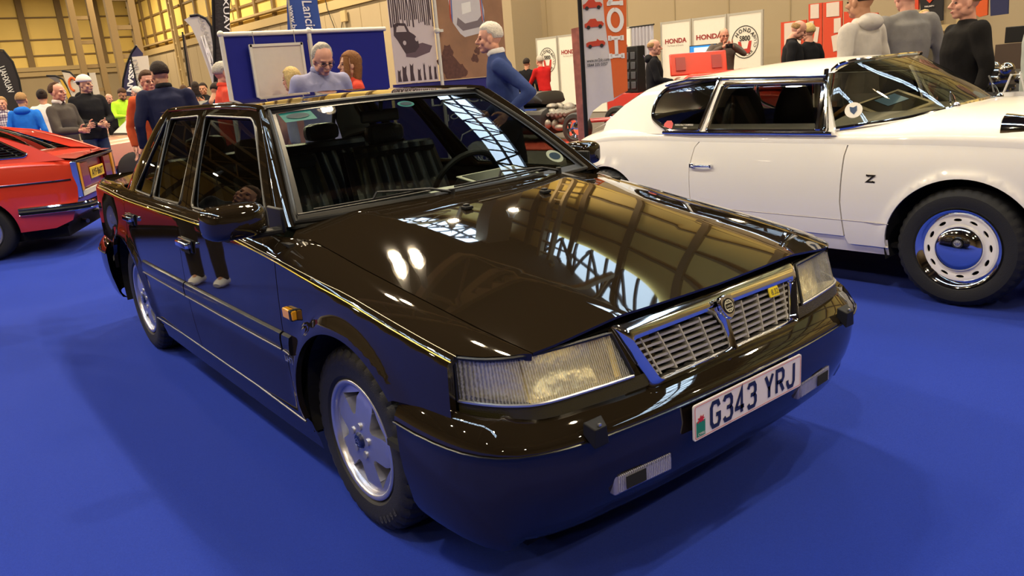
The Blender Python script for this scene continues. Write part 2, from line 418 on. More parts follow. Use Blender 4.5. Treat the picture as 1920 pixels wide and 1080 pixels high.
# ================================================================ black saloon
PAINT = mat('black_brown_paint', (.013,.009,.005), .5, 0, 1, 1.65, nz=.15, nzs=900, spec=0)
PLAIN = mat('dark_trim_gloss', (.006,.0055,.0055), .25, 0, .2)
SEAL = mat('window_seal', (.008,.008,.008), .4)
GL = glass('car_glass', (.62,.68,.64), .06)
GLS = glass('car_side_glass', (.22,.25,.24), .08)
LENS = glass('headlamp_lens', (.85,.85,.78), .10, .04, ribs=60, solid=.22, scol=(.85,.83,.70))
REFL = mat('lamp_reflector', (.88,.80,.56), .32, .75, bump=.5, bs=40)
AMBER = mat('amber_lens', (.85,.38,.01), .25, coat=.6)
LEATH = mat('blue_black_leather', (.040,.046,.060), .30, bump=.15, bs=120)
T = thing('saloon_car', 'black four-door saloon car with chrome grille and yellow pinstripe in the foreground', 'car')
Wd = interp([(-3.70,.765),(-3.5,.812),(-3.2,.842),(-2.66,.868),(-1.8,.876),(-.9,.877),(-.2,.873),(.3,.862),(.55,.845),(.68,.822),(.76,.79)])
ZE = interp([(-3.68,.945),(-3.0,.955),(-2.4,.945),(-1.5,.942),(-.9,.938),(-.47,.920),(.034,.852),(.463,.790),(.735,.744)])
YE = interp([(-3.68,.70),(-3.0,.735),(-2.8,.775),(-2.4,.797),(-.9,.80),(-.52,.795),(-.38,.735),(0,.725),(.5,.705),(.74,.675)])
ARC = [(.055,.31,.385),(-2.66,.31,.385)]
def Yside(x, z):
    y = Wd(x)-(max(0,z-.58)**2*.14 if z > .58 else (.58-z)**2*.24)
    for cx,cz,r in ARC:
        d = math.hypot(x-cx, z-cz)-r
        if z > .2: y += .020*math.exp(-(d/.05)**2) * min(1, max(0,(z-.2)/.15))
    return y
DS = .15
def S(x, s):
    z0 = ZE(x)-.052
    if s <= z0: return (x, Yside(x,s), s)
    t = min(1.0001,(s-z0)/DS); a = t*pi/2; y1 = Yside(x,z0); y2 = YE(x); z1 = ZE(x)
    k = (s-z0) if t < .02 else 0
    e = .72
    return (x, y1-(y1-y2)*(1-cos(a)**(2*.5/e) if cos(a)>0 else 1), z0+(z1-z0)*sin(a)**(.9))
def stop(x): return ZE(x)-.052+DS
def arcp(c, a0, a1, n=26, dr=0):
    return [(c[0]+(c[2]+dr)*cos(R(a0+(a1-a0)*i/n)), c[1]+(c[2]+dr)*sin(R(a0+(a1-a0)*i/n))) for i in range(n+1)]
def topline(x0, x1, n=14, dz=0): return [(x0+(x1-x0)*i/n, stop(x0+(x1-x0)*i/n)-dz) for i in range(n+1)]
KG = .22/.41
def yg(z): return .80-(z-.93)*KG+.010*sin(pi*min(1,max(0,(z-.93)/.42)))
def shift(side, d=0): return lambda x, z: (x, side*(yg(z)+d), z)
FDG = rpoly([(-1.475,.945),(-.585,.945),(-1.005,1.275),(-1.085,1.315),(-1.70,1.328)], [.03,.03,.06,.05,.03])
RDG = rpoly([(-2.105,.945),(-1.655,.945),(-1.80,1.328),(-2.26,1.318)], .025)
QTG = rpoly([(-2.47,.955),(-2.150,.945),(-2.295,1.310),(-2.335,1.305)], .02)
FDF = rpoly([(-1.555,.934),(-.500,.934),(-.985,1.318),(-1.075,1.350),(-1.750,1.358)], [.0,.0,.05,.05,.01])
RDF = rpoly([(-2.545,.934),(-1.565,.934),(-1.760,1.358),(-2.33,1.352)], [0,0,.01,.05])
YEL = mat('yellow_pinstripe', (.85,.62,.05), .3, coat=.5); PALE = mat('pale_pinstripe', (.5,.45,.3), .3)
for s in (-1, 1):
    f = lambda x, q, s=s: (lambda p: (p[0], s*p[1], p[2]))(S(x, q))
    o = (0, s, .25)
    # front wing
    c = ARC[0]
    P = [(-.383,.295)]+arcp(c, 182, 42, 30)+[(.36,.575),(.592,.575),(.594,stop(.59)-.096),(.62,stop(.62)-.088),(.66,stop(.66)-.072),(.70,stop(.70)-.045),(.722,stop(.722)-.02),(.735,stop(.735))]+topline(.735,-.385,30)[1:]
    m = MB(); m.sheet(P, f, step=.022, out=o, thick=.02)
    wing = obj('front_wing', m, PAINT, T)
    # front door
    P = [(-1.497,.295),(-.389,.295),(-.391,stop(-.391))]+topline(-.391,-1.497,14)[1:]
    m = MB(); m.sheet(P, f, step=.035, out=o, thick=.02)
    m.sheet(FDF, shift(s), [FDG], step=.035, out=o, thick=.03); fd = obj('front_door', m, PAINT, T)
    m = MB(); m.sheet(FDG, shift(s,-.010), step=.06, out=o); obj('window_pane', m, GLS, fd)
    m = MB(); m.tube([(p[0], s*(yg(p[1])+.001), p[1]) for p in FDG], .006, 6, closed=True); obj('window_seal', m, SEAL, fd)
    c = ARC[1]
    P = arcp(c, 20, 0, 4)[::-1]; P = [(-2.262,.295),(-1.503,.295),(-1.503,stop(-1.503))]+topline(-1.503,-2.50,10)[1:]+[(-2.50,.78)]+[q for q in arcp(c, 64, 2, 12)]
    m = MB(); m.sheet(P, f, step=.035, out=o, thick=.02)
    m.sheet(RDF, shift(s), [RDG,QTG], step=.03, out=o, thick=.03); rd = obj('rear_door', m, PAINT, T)
    m = MB(); m.sheet(RDG, shift(s,-.010), step=.06, out=o); obj('window_pane', m, GLS, rd)
    m = MB(); m.sheet(QTG, shift(s,-.010), step=.06, out=o); obj('quarter_pane', m, GLS, rd)
    m = MB()
    for G in (RDG,QTG): m.tube([(p[0], s*(yg(p[1])+.001), p[1]) for p in G], .006, 6, closed=True)
    obj('window_seal', m, SEAL, rd)
    # rear quarter
    P = [(-3.64,.575),(-3.02,.575)]+[q for q in arcp(c, 158, 66, 20)]+[(-2.506,.79),(-2.506,stop(-2.506))]+topline(-2.506,-3.66,14)[1:]
    m = MB(); m.sheet(P, f, step=.04, out=o, thick=.02); obj('rear_quarter', m, PAINT, T)
    # sill
    m = MB(); m.grid(lambda u,v,s=s: (-2.27+u*1.955, s*(Yside(-2.27+u*1.955,.17+.115*v)-.012), .17+.115*v), 20, 4, normals=True, out=o); obj('sill', m, PAINT, T)
    m = MB(); m.tube([(x, s*(Yside(x,.29)+.0), .288) for x in (-2.25,-1.8,-1.2,-.8,-.33)], .004, 6); obj('sill_seam', m, mat('dull_edge',(.16,.15,.14),.35,.8), T)
    # inner backing behind gaps, wheel wells
    for c in ARC:
        m = MB(); m.grid(lambda u,v,c=c,s=s: (c[0]+.40*cos(pi*(1.06-1.12*u)), s*(.84-.34*v), c[1]+.40*sin(pi*(1.06-1.12*u))), 24, 2)
        m.add([(c[0]+.40*cos(pi*(1.06-1.12*i/24)), s*.50, c[1]+.40*sin(pi*(1.06-1.12*i/24))) for i in range(25)], [tuple(range(25))])
        obj('wheel_well', m, DARK, T, smooth=False)
    m = MB(); m.box((-1.30,s*.80,.56),(1.85,.02,.70)); m.box((-.40,s*.79,.60),(.08,.03,.55)); obj('door_lining', m, DARK, T)
    # side moulding
    def mould(x0, x1, nm, n=14, s=s):
        m = MB(); pr = [(0,.615),(.013,.608),(.016,.590),(.015,.556),(.009,.545),(0,.543)]
        rr = []
        for i in range(n+1):
            x = x0+(x1-x0)*i/n; rr.append([(x, s*(Yside(x,z)+a-.002), z) for a,z in pr])
        m.rings(rr); q = obj(nm, m, PLAIN, T, ang=50)
        m = MB(); m.tube([(x0+(x1-x0)*i/n, s*(Yside(x0+(x1-x0)*i/n,.548)+.013), .549) for i in range(n+1)], .0035, 6); obj('bright_edge', m, mat('dull_edge',(.16,.15,.14),.35,.8), q)
        return q
    mould(-2.245,-1.507,'side_moulding'); mould(-1.493,-.395,'side_moulding'); mould(-.380,-.315,'side_moulding',5)
    m = MB(); x = -.345; yb = Yside(x,.515)+.004
    for k in range(5): m.box((x-.04+k*.02, s*yb, .520),(.004,.004,.022)); 
    for k in range(4): m.box((x-.03+k*.02, s*yb, .511+.009*(k%3)),(.014,.004,.004))
    obj('wing_badge', m, SATIN, T)
    # pinstripes
    pin = [(-2.5,.925),(-1.6,.925),(-.91,.899),(-.39,.862),(.04,.815),(.28,.792),(.50,.768),(.66,.752)]
    zp = interp(pin)
    m = MB(); xs_ = [-3.4+i*.08 for i in range(51)]
    def onb(x, z, e=.0015):
        z0 = ZE(x)-.052
        if z <= z0: return (x, s*(Yside(x,z)+e), z)
        lo, hi = z0, stop(x)
        for _ in range(25):
            mid = (lo+hi)/2
            if S(x,mid)[2] < z: lo = mid
            else: hi = mid
        p = S(x,lo); return (x, s*(p[1]+e), p[2]+e*.5)
    zq = lambda x: min(zp(x), ZE(x)-.035)
    m.tube([onb(x, zq(x)) for x in xs_ if x < .64], .0022, 6, flat=.5); obj('pinstripe', m, YEL, T)
    m = MB(); m.tube([onb(x, zq(x)+.011) for x in xs_ if x < .68], .0012, 6, flat=.5); obj('pinstripe', m, PALE, T)
    # indicator
    if True:
        m = MB(); m.box((-.285, s*(Yside(-.285,.70)+.008), .70),(.078,.022,.036)); q = obj('side_indicator', m, AMBER, T, bevel=.005)
        m = MB(); m.box((-.258, s*(Yside(-.258,.70)+.006), .70),(.022,.028,.038)); obj('indicator_base', m, BLACKP, q, bevel=.004)
    # door handles
    for x,z,par in ((-1.385,.80,fd),(-2.37,.82,rd)):
        y = Yside(x,z); m = MB(); m.box((x,s*(y+.004),z),(.19,.012,.055)); h = obj('door_handle', m, PLAIN, par, bevel=.006)
        m = MB(); m.box((x+.01,s*(y+.024),z+.006),(.15,.016,.026)); m.box((x-.07,s*(y+.012),z+.006),(.02,.03,.024)); m.box((x+.08,s*(y+.012),z+.006),(.02,.03,.024)); obj('handle_pull', m, CHROME, h, bevel=.005)
        m = MB(); m.box((x+.01,s*(y+.011),z-.02),(.12,.006,.022)); obj('handle_recess', m, DARK, h)
    # A pillar, cant rail and C pillar
    WB, WT = V((-.505,s*.722,.945)), V((-1.075,s*.535,1.345))
    DB, DT = V((-.492,s*(yg(.934)+.002),.934)), V((-1.02,s*(yg(1.325)+.002),1.330))
    def pil(u, v):
        a = WB.lerp(WT,u); c2 = DB.lerp(DT,u); p = a.lerp(c2,v); nn = V((.45,s*.75,.5)).normalized(); bend = sin(pi*u)*.012
        return p + nn*(.020*sin(pi*v)) + V((0,0,bend))
    m = MB(); m.grid(pil, 12, 10, normals=True, out=(.4,s,.4)); obj('windscreen_pillar', m, PAINT, T)
    CB, CT = [(-2.515,.934),(-2.34,1.338),(-2.30,1.358)], [(-2.90,.955),(-2.60,1.338),(-2.52,1.358)]
    def cp(u, v):
        fb = curve(CB, 12); rb = curve(CT, 12); i = min(11.0,max(0,u*11)); k = min(10,int(i)); t = i-k
        A_ = V(fb[k]).lerp(V(fb[k+1]),t); B_ = V(rb[k]).lerp(V(rb[k+1]),t); p = A_.lerp(B_,v)
        return (p[0], s*(yg(p[1])+.002-.09*v**3), p[1]+.01*sin(pi*v)*u)
    m = MB(); m.grid(cp, 14, 8, normals=True, out=(0,s,.3)); obj('rear_pillar', m, PAINT, T)
    m = MB(); pr = [(.0,-.012),(.006,-.007),(.006,.002),(0,.007),(-.02,.012),(-.03,.0)]
    zr = interp([(-2.62,1.335),(-2.3,1.362),(-1.7,1.368),(-1.1,1.356),(-1.03,1.345)])
    rr = [[(x, s*(yg(zr(x)-.01)+a), zr(x)+c_) for a,c_ in pr] for x in [-2.34+i*.1 for i in range(13)]+[-1.06]]
    m.rings(rr); obj('drip_rail', m, PAINT, T, ang=60)
    # wheels
def wheel(par, x, s, R_=.312, y=.735, w=.195, rim=.198, steer=0, name='wheel'):
    """five-arm alloy wheel; built facing -Y then mirrored by s"""
    e = bpy.data.objects.new(name, None); COL.objects.link(e); e.parent = par; e.location = (x, s*y, R_); e.rotation_euler = (0,0,steer+(pi if s>0 else 0)); e.empty_display_size=.1
    h = w/2; N = 144
    prof = [(rim+.004,-h*.80),(rim+.02,-h*.95),(rim+.055,-h),(R_-.045,-h*.99),(R_-.022,-h*.93),(R_-.008,-h*.80),(R_-.002,-h*.60),(R_,-h*.3),(R_-.007,-h*.28),(R_-.007,-h*.22),(R_,-h*.2),(R_,h*.2),(R_-.007,h*.22),(R_-.007,h*.28),(R_,h*.3),(R_-.002,h*.60),(R_-.008,h*.80),(R_-.022,h*.93),(R_-.045,h*.99),(rim+.02,h*.95),(rim+.004,h*.8)]
    def mod(k, j): 
        if k in (4,5,6,7,14,15,16,17): return (-.008 if (j+(k>10)*2)%4==0 else 0)
        return 0
    m = MB(); m.lathe(prof, axis='Y', n=N, mod=mod, close=True); obj('tyre', m, RUBBER, e, ang=28)
    prof = [(rim+.006,-h*.82),(rim+.006,-h*.90),(rim-.001,-h*.93),(rim-.010,-h*.90),(rim-.016,-h*.70),(rim-.022,-h*.2),(rim-.03,h*.8)]
    m = MB(); m.grid(lambda u,v: (lambda r,yy,a:(r*cos(a),yy,r*sin(a)))(interp([(i/6,p[0]) for i,p in enumerate(prof)])(v), interp([(i/6,p[1]) for i,p in enumerate(prof)])(v), 2*pi*u), 64, 18, cu=True)
    rm = obj('rim', m, mat('alloy',(.60,.60,.66),.28,.85), e)
    holes = []
    for k in range(5):
        a = pi/2+2*pi*k/5+.3
        def pc(r, t): return (r*cos(a+t), r*sin(a+t))
        holes.append(rpoly([pc(.088,-.10),pc(.088,.10),pc(.150,.30),pc(.172,.40),pc(.172,-.40),pc(.150,-.30)][::1], .008, 3))
    out_ = [((rim-.012)*cos(2*pi*i/90),(rim-.012)*sin(2*pi*i/90)) for i in range(90)]
    def face(px_, pz):
        r = math.hypot(px_,pz); return (px_, -h*.80-.012*(1-min(1,r/.19))**1.0+.010*max(0,(r-.15)/.05)-(0), pz)
    m = MB(); m.sheet(out_, face, holes, step=.018, out=(0,-1,0), thick=.045); obj('wheel_disc', m, MATS['alloy'], rm)
    for k in range(5):
        m = MB(); a = 2*pi*k/5+.3-pi/2+.2; m.cyl((.050*cos(a),-h*.80-.014,.050*sin(a)),(.050*cos(a),-h*.80-.004,.050*sin(a)),.0125,n=14)
        obj('wheel_bolt', m, mat('bolt_grey',(.5,.5,.52),.35,.8), rm)
    m = MB(); m.lathe([(.0,-h*.80-.020),(.022,-h*.80-.020),(.028,-h*.80-.012),(.028,-h*.80)], axis='Y', n=24); cp_ = obj('centre_cap', m, mat('dark_blue_cap',(.01,.015,.06),.25,coat=.6), rm, label='dark blue centre cap')
    m = MB(); strokes(m, [[(-1,-.9),(1,-.9),(1,.3),(0,1),(-1,.3),(-1,-.9)],[(-.5,0),(.5,0)]], (0,-h*.80-.0205,0), (1,0,0), (0,0,1), .012, .012, .0025); obj('cap_emblem', m, SATIN, cp_)
    m = MB(); m.cyl((0,-.02,0),(0,.05,0),.15,n=32); obj('brake_disc', m, mat('brake_iron',(.10,.09,.09),.5,.7), e)
    if s < 0 and x > -1:
        m = MB()      # raised tyre lettering low on the side wall
        for i,chh in enumerate('P6000'):
            a = R(-42-i*6.5); u_ = V((-sin(a),0,cos(a)))*-1; v_ = V((cos(a),0,sin(a)))
            text(m, chh, V((.262*cos(a),-h-.001,.262*sin(a))), -V((sin(a),0,-cos(a))) if False else V((sin(a),0,-cos(a)))*1, v_, None, .024, .01)
        obj('tyre_lettering', m, mat('tyre_letter',(.05,.05,.05),.7), e, recalc=False)
    return e
for s in (-1,1):
    wheel(T, .0, s, name='wheel', steer=R(0)); wheel(T, -2.66, s, name='wheel')
# hood
zc = interp([(-.55,.988),(-.42,.974),(-.19,.946),(.05,.910),(.3,.868),(.55,.822),(.79,.775)])
cw = interp([(-.55,.50),(-.42,.485),(.79,.385)])
def hood(x, y):
    a = abs(y); c_ = cw(x); ze, ye = ZE(min(x,.76)), YE(min(x,.74)); zz = zc(x); zk = zz-.007*min(1,(.79-x)/.4)
    z1 = zz-(zz-zk)*(a/c_)**2; t = min(1.1,(a-c_)/(ye-c_)); z2 = zk+(ze-zk)*(t*(1-.18)+.18*t*t)
    k = .0009; dz = (z1-z2)/k; z = z1-k*(math.log1p(math.exp(dz)) if dz < 30 else dz) + (k*.69 if abs(dz)<.01 else 0)*0
    return (x, y, z)
P = []
for i in range(25):
    y = -.722+1.444*i/24; P.append((-.425-.075*(abs(y)/.72)**2, y))
for x in [-.45+.1*i for i in range(12)]: P.append((x, YE(x)-.004))
FRX = interp([(0,.782),(.3,.772),(.41,.765),(.6,.748),(.69,.730)])
for i in range(25):
    y = .672-1.344*i/24; P.append((FRX(abs(y)), y))
for x in [-.45+.1*i for i in range(12)][::-1]: P.append((x, -YE(x)+.004))
m = MB(); m.sheet(P, hood, step=.028, out=(0,0,1), thick=.007); bonnet = obj('bonnet', m, PAINT, T)
for y in (-.19,.19):
    p = hood(-.19,y); m = MB(); m.box((p[0],y,p[2]+.006),(.035,.034,.012)); m.box((p[0]-.004,y,p[2]+.015),(.02,.02,.010)); obj('washer_nozzle', m, BLACKP, bonnet, bevel=.003)
m = MB(); m.box((.15,0,.62),(1.0,1.36,.10)); m.box((-.25,0,.70),(.5,1.3,.25)); obj('engine_bay', m, DARK, T)
# scuttle
m = MB(); m.grid(lambda u,v: (lambda y: (-.41-.075*(abs(y)/.72)**2-.13*v, y, .955-.015*(abs(y)/.72)**2+.0*v))(-.735+1.47*u), 20, 3, normals=True, out=(0,0,1)); obj('scuttle_panel', m, PLAIN, T)
# windscreen, rear window
def wsf(u, v, d=0):
    a = abs(2*u-1); y = (2*u-1)
    b_ = V((-.432-.078*a*a, y*.718, .955)); t_ = V((-1.045-.032*a*a, y*.530, 1.352-.012*a*a)); p = b_.lerp(t_, v)
    return p+V((.56,0,.83))*(.018*sin(pi*v)+d)
m = MB(); m.grid(lambda u,v: wsf(u,v), 24, 14, normals=True, out=(.5,0,.8)); WS = obj('windscreen', m, GL, T)
m = MB(); edge = [wsf(i/24,0,.004) for i in range(25)]+[wsf(1,i/14,.004) for i in range(1,15)]+[wsf(1-i/24,1,.004) for i in range(1,25)]+[wsf(0,1-i/14,.004) for i in range(1,14)]
m.tube(edge, .011, 8, closed=True); obj('windscreen_seal', m, SEAL, T)
def ribbon(m, e0, e1, fn):  # band on glass between inner offsets
    m.grid(fn, 30, 1, normals=True, out=(.5,0,.8))
m = MB(); ribbon(m,0,0,lambda u,v: wsf(u, .955+.045*v, .002)); ribbon(m,0,0,lambda u,v: wsf(u,.055*v,.002)); ribbon(m,0,0,lambda u,v: wsf(.022*v,u,.002)); ribbon(m,0,0,lambda u,v: wsf(1-.022*v,u,.002)); obj('windscreen_band', m, SEAL, WS)
def rwf(u, v):
    a = abs(2*u-1); y = 2*u-1
    b_ = V((-2.98+.06*a*a, y*.62, .985)); t_ = V((-2.585+.03*a*a, y*.50, 1.352-.01*a*a)); return b_.lerp(t_, v)+V((-.6,0,.8))*.015*sin(pi*v)
m = MB(); m.grid(rwf, 20, 10, normals=True, out=(-.5,0,.8)); obj('rear_window', m, GL, T)
m = MB(); m.tube([rwf(i/20,0) for i in range(21)]+[rwf(1,i/10) for i in range(1,11)]+[rwf(1-i/20,1) for i in range(1,21)]+[rwf(0,1-i/10) for i in range(1,10)], .012, 8, closed=True); obj('window_seal', m, SEAL, T)
zr0 = interp([(-2.62,1.352),(-2.45,1.374),(-2.1,1.396),(-1.75,1.402),(-1.35,1.388),(-1.15,1.368),(-1.03,1.352)])
def roof(u, v):
    x = -1.035-.03*(2*v-1)**2+(-2.59+.03*(2*v-1)**2+1.035)*u; y = (2*v-1); a = abs(y); return (x, y*(yg(1.358)+.0), zr0(x)-.004-(zr0(x)-1.366)*a**2.2*.9 - .012*a**6)
m = MB(); m.grid(roof, 30, 24, normals=True, out=(0,0,1)); obj('roof', m, PAINT, T)
m = MB(); m.box((-1.8,0,1.355),(1.35,1.04,.012)); obj('headlining', m, mat('grey_cloth',(.22,.21,.19),.9), T)
# boot and tail
m = MB(); m.grid(lambda u,v: (lambda x,y: (x, y*YE(x), .985+.004-.04*abs(y)**2.5-.012*u))(-2.90-.77*u, 2*v-1), 14, 20, normals=True, out=(0,0,1)); boot = obj('boot_lid', m, PAINT, T)
m = MB(); m.grid(lambda u,v: (-3.665-.05*sin(pi*v)*(1-abs(2*u-1)**4)+.03*abs(2*u-1)**3, (2*u-1)*(.70+.07*sin(pi*v)), .965-.41*v), 20, 8, normals=True, out=(-1,0,0)); obj('tail_panel', m, PAINT, T)
RED = mat('red_lens', (.45,.01,.01), .2, coat=.7)
for s in (-1,1):
    m = MB(); m.grid(lambda u,v,s=s: (-3.655+.14*u**2, s*(.50+.285*max(0,u)**.6+.012*v), .86-.24*v), 8, 4, normals=True, out=(-1,s,0)); obj('tail_lamp', m, RED, T)
def bumper(front=True):
    sg = 1 if front else -1; cx = 0 if front else -2.78
    PT = [(.885,0),(.880,.25),(.860,.52),(.838,.65),(.800,.755),(.74,.825),(.66,.862),(.55,.880),(.44,.885),(.368,.884)]
    half = curve(PT, 26); path = [(p[0], -p[1]) for p in half[::-1]]+[(p[0],p[1]) for p in half[1:]]
    pr = [(-.13,.594),(-.10,.592),(-.06,.575),(-.025,.552),(-.006,.536),(.0,.527),(.001,.519),(-.006,.514),(-.008,.505),(-.006,.46),(-.010,.41),(-.022,.36),(-.045,.31),(-.065,.26),(-.10,.225),(-.16,.215)]
    rr = []; K = len(path)
    for i,(x,y) in enumerate(path):
        a = path[max(0,i-1)]; b_ = path[min(K-1,i+1)]; t = V((b_[0]-a[0], b_[1]-a[1])).normalized(); n = V((t.y,-t.x))
        if n.x*1+n.y*y < 0 and abs(y) > .1: n = -n
        if abs(y) <= .1: n = V((1,0))
        rr.append([(x+n.x*q*(1 if abs(y)<.8 else .55), y+n.y*q*(1 if abs(y)<.8 else .45), z) for q,z in pr])
    if not front: rr = [[(-2.80-p[0], p[1], p[2]+.01) for p in r] for r in rr]
    m = MB(); n0 = len(rr[0]); vs_ = [p for r in rr for p in r]; fs = []
    for i in range(K-1):
        for j in range(n0-1): fs.append((i*n0+j,(i+1)*n0+j,(i+1)*n0+j+1,i*n0+j+1))
    m.add(vs_, fs); o = obj('front_bumper' if front else 'rear_bumper', m, PAINT, T, ang=38)
    m = MB(); m.tube([V(r[6])+V((.003*sg if abs(r[6][1])<.7 else 0, .003*(1 if r[6][1]>0 else -1) if abs(r[6][1])>.7 else 0, -.002)) for r in rr], .0035, 6); obj('bumper_edge', m, PLAIN, o)
    return o
fb = bumper(); rb_ = bumper(False)
m = MB()
for s in (-1,1): m.box((.30,s*.70,.40),(.12,.3,.02)); 
m.box((-1.3,0,.20),(3.9,1.35,.08)); m.box((-3.2,0,.32),(.8,1.4,.14)); obj('underbody', m, DARK, T)
for s in (-1,1):      # washer nubs, fog lamps
    m = MB(); m.rings([[(.842,s*(.586+a),z) for a,z in ((-.035,.540),(.035,.540),(.032,.572),(-.032,.572))],[(.873,s*(.586+a),z) for a,z in ((-.026,.505),(.026,.505),(.020,.556),(-.020,.556))]]); q = obj('headlamp_washer', m, BLACKP, fb, bevel=.003, smooth=False)
    m = MB(); m.box((.868,s*.586,.563),(.006,.008,.006)); obj('washer_jet', m, SATIN, q)
    cx_, cy_, cz_ = .832, s*.412, .356
    rot = Matrix.Rotation(R(-s*-4), 3, 'Z')
    m = MB(); m.box((cx_-.012,cy_,cz_),(.06,.212,.066), rot=rot); fg = obj('fog_lamp', m, mat('lilac_grey_plastic',(.35,.34,.42),.35,.3), fb, bevel=.006)
    m = MB(); m.box((cx_+.020,cy_,cz_),(.008,.19,.050), rot=rot); obj('fog_lens', m, glass('fog_glass' if s<0 else 'fog_glass_b',(.75,.75,.85),.08,.05,ribs=60,solid=.35,scol=(.55,.55,.65)), fg, bevel=.003)
    m = MB(); m.box((cx_+.0255,cy_+s*.04,cz_),(.002,.07,.035), rot=rot); obj('fog_mark', m, DARK, fg)
m = MB()
for k in range(5): m.box((.846-.008*k, 0, .385-.018*k),(.02,.62,.006))
obj('lower_intake', m, BLACKP, fb); 
# number plate
UX, UV_ = V((0,1,0)), V((0,0,1))
px0 = .892
m = MB(); m.prism(rpoly([(-.26,-.053),(.26,-.053),(.26,.053),(-.26,.053)],.008), (px0-.002,0,.455), (0,1,0), (0,0,1), .005); pl = obj('number_plate', m, mat('plate_white',(.80,.74,.72),.35), T, label='white front number plate')
m = MB(); px1 = px0+.0035
E1 = rpoly([(-.255,-.048),(.255,-.048),(.255,.048),(-.255,.048)],.007)
strokes(m, [E1+[E1[0]]], (px1,0,.455), UX, UV_, 1, 1, .0022, .0004); obj('plate_border', m, mat('plate_pink',(.65,.16,.12),.4), pl)
m = MB()
GLY = {'G':[[(.98,.78),(.80,1),(.20,1),(0,.82),(0,.18),(.20,0),(.82,0),(1,.18),(1,.46),(.58,.46)]],
 '3':[[(0,.84),(.18,1),(.80,1),(.98,.85),(.98,.64),(.80,.52),(.36,.52)],[(.80,.52),(1,.38),(1,.16),(.80,0),(.18,0),(0,.16)]],
 '4':[[(.72,0),(.72,1),(.0,.30),(0,.24),(1.02,.24)]],
 'Y':[[(0,1),(.5,.46),(1,1)],[(.5,.50),(.5,0)]],
 'R':[[(0,0),(0,1),(.75,1),(.97,.86),(.97,.62),(.78,.47),(0,.47)],[(.50,.47),(1,0)]],
 'J':[[(.95,1),(.95,.20),(.75,0),(.22,0),(.0,.20),(.0,.34)]]}
x = -.185
for chh in 'G343 YRJ':
    if chh == ' ': obj('plate_characters', m, mat('plate_ink',(.012,.016,.05),.4), pl); m = MB(); x += .030; continue
    strokes(m, GLY[chh], (px1, x, .455-.0355), UX, UV_, .036, .071, .0125, .0008); x += .0565
obj('plate_characters', m, mat('plate_ink',(.012,.016,.05),.4), pl)
m = MB(); m.add([(px1+.0004,-.250,.411),(px1+.0004,-.212,.411),(px1+.0004,-.212,.457),(px1+.0004,-.250,.457)],[(0,1,2,3)]); obj('plate_band', m, mat('plate_green',(.02,.22,.13),.4), pl, label='green band with red dragon')
m = MB(); dr = [(0,.1),(.25,.3),(.1,.55),(.35,.5),(.5,.8),(.6,.55),(.85,.75),(.8,.45),(1,.35),(.75,.25),(.9,0),(.65,.12),(.45,0),(.4,.2),(.15,0)]
m.add([(px1+.001,-.249+.036*a,.452+.028*c_) for a,c_ in dr],[tuple(range(len(dr)))]); obj('dragon_emblem', m, mat('dragon_red',(.55,.02,.03),.5), pl)
m = MB(); text(m,'CYMRU',(px1+.0012,-.231,.420),UX,UV_,.030,.008,.01); obj('plate_lettering', m, WHITEP, pl, recalc=False)
# nose: lamps, grille
NP = curve([(.775,0),(.770,.2),(.758,.41),(.735,.58),(.712,.69),(.68,.745),(.635,.782),(.58,.806)], 60)
NS = [0]
for a,b_ in zip(NP,NP[1:]): NS.append(NS[-1]+math.hypot(a[0]-b_[0],a[1]-b_[1]))
nx_ = interp([(NS[i],NP[i][0]) for i in range(0,60,3)]+[(NS[59],NP[59][0])]); ny_ = interp([(NS[i],NP[i][1]) for i in range(0,60,3)]+[(NS[59],NP[59][1])])
def nose(t, z, d=0):
    a = abs(t); s = 1 if t >= 0 else -1; x, y = nx_(a), ny_(a); tx, ty = nx_(a+.004)-nx_(a-.004) if a>.01 else 0, .008 if a<=.01 else ny_(a+.004)-ny_(a-.004)
    L = math.hypot(tx,ty); n = V((ty/L, -tx/L)); lean = .37*n.x**2
    return V((x+n.x*(lean*(.75-z)+d), s*(y+n.y*(d)), z+d*.3*n.x))
def tofy(y, _c={}):
    lo, hi = 0, NS[-1]
    for _ in range(30):
        mid = (lo+hi)/2
        if ny_(mid) < abs(y): lo = mid
        else: hi = mid
    return lo*(1 if y>=0 else -1)
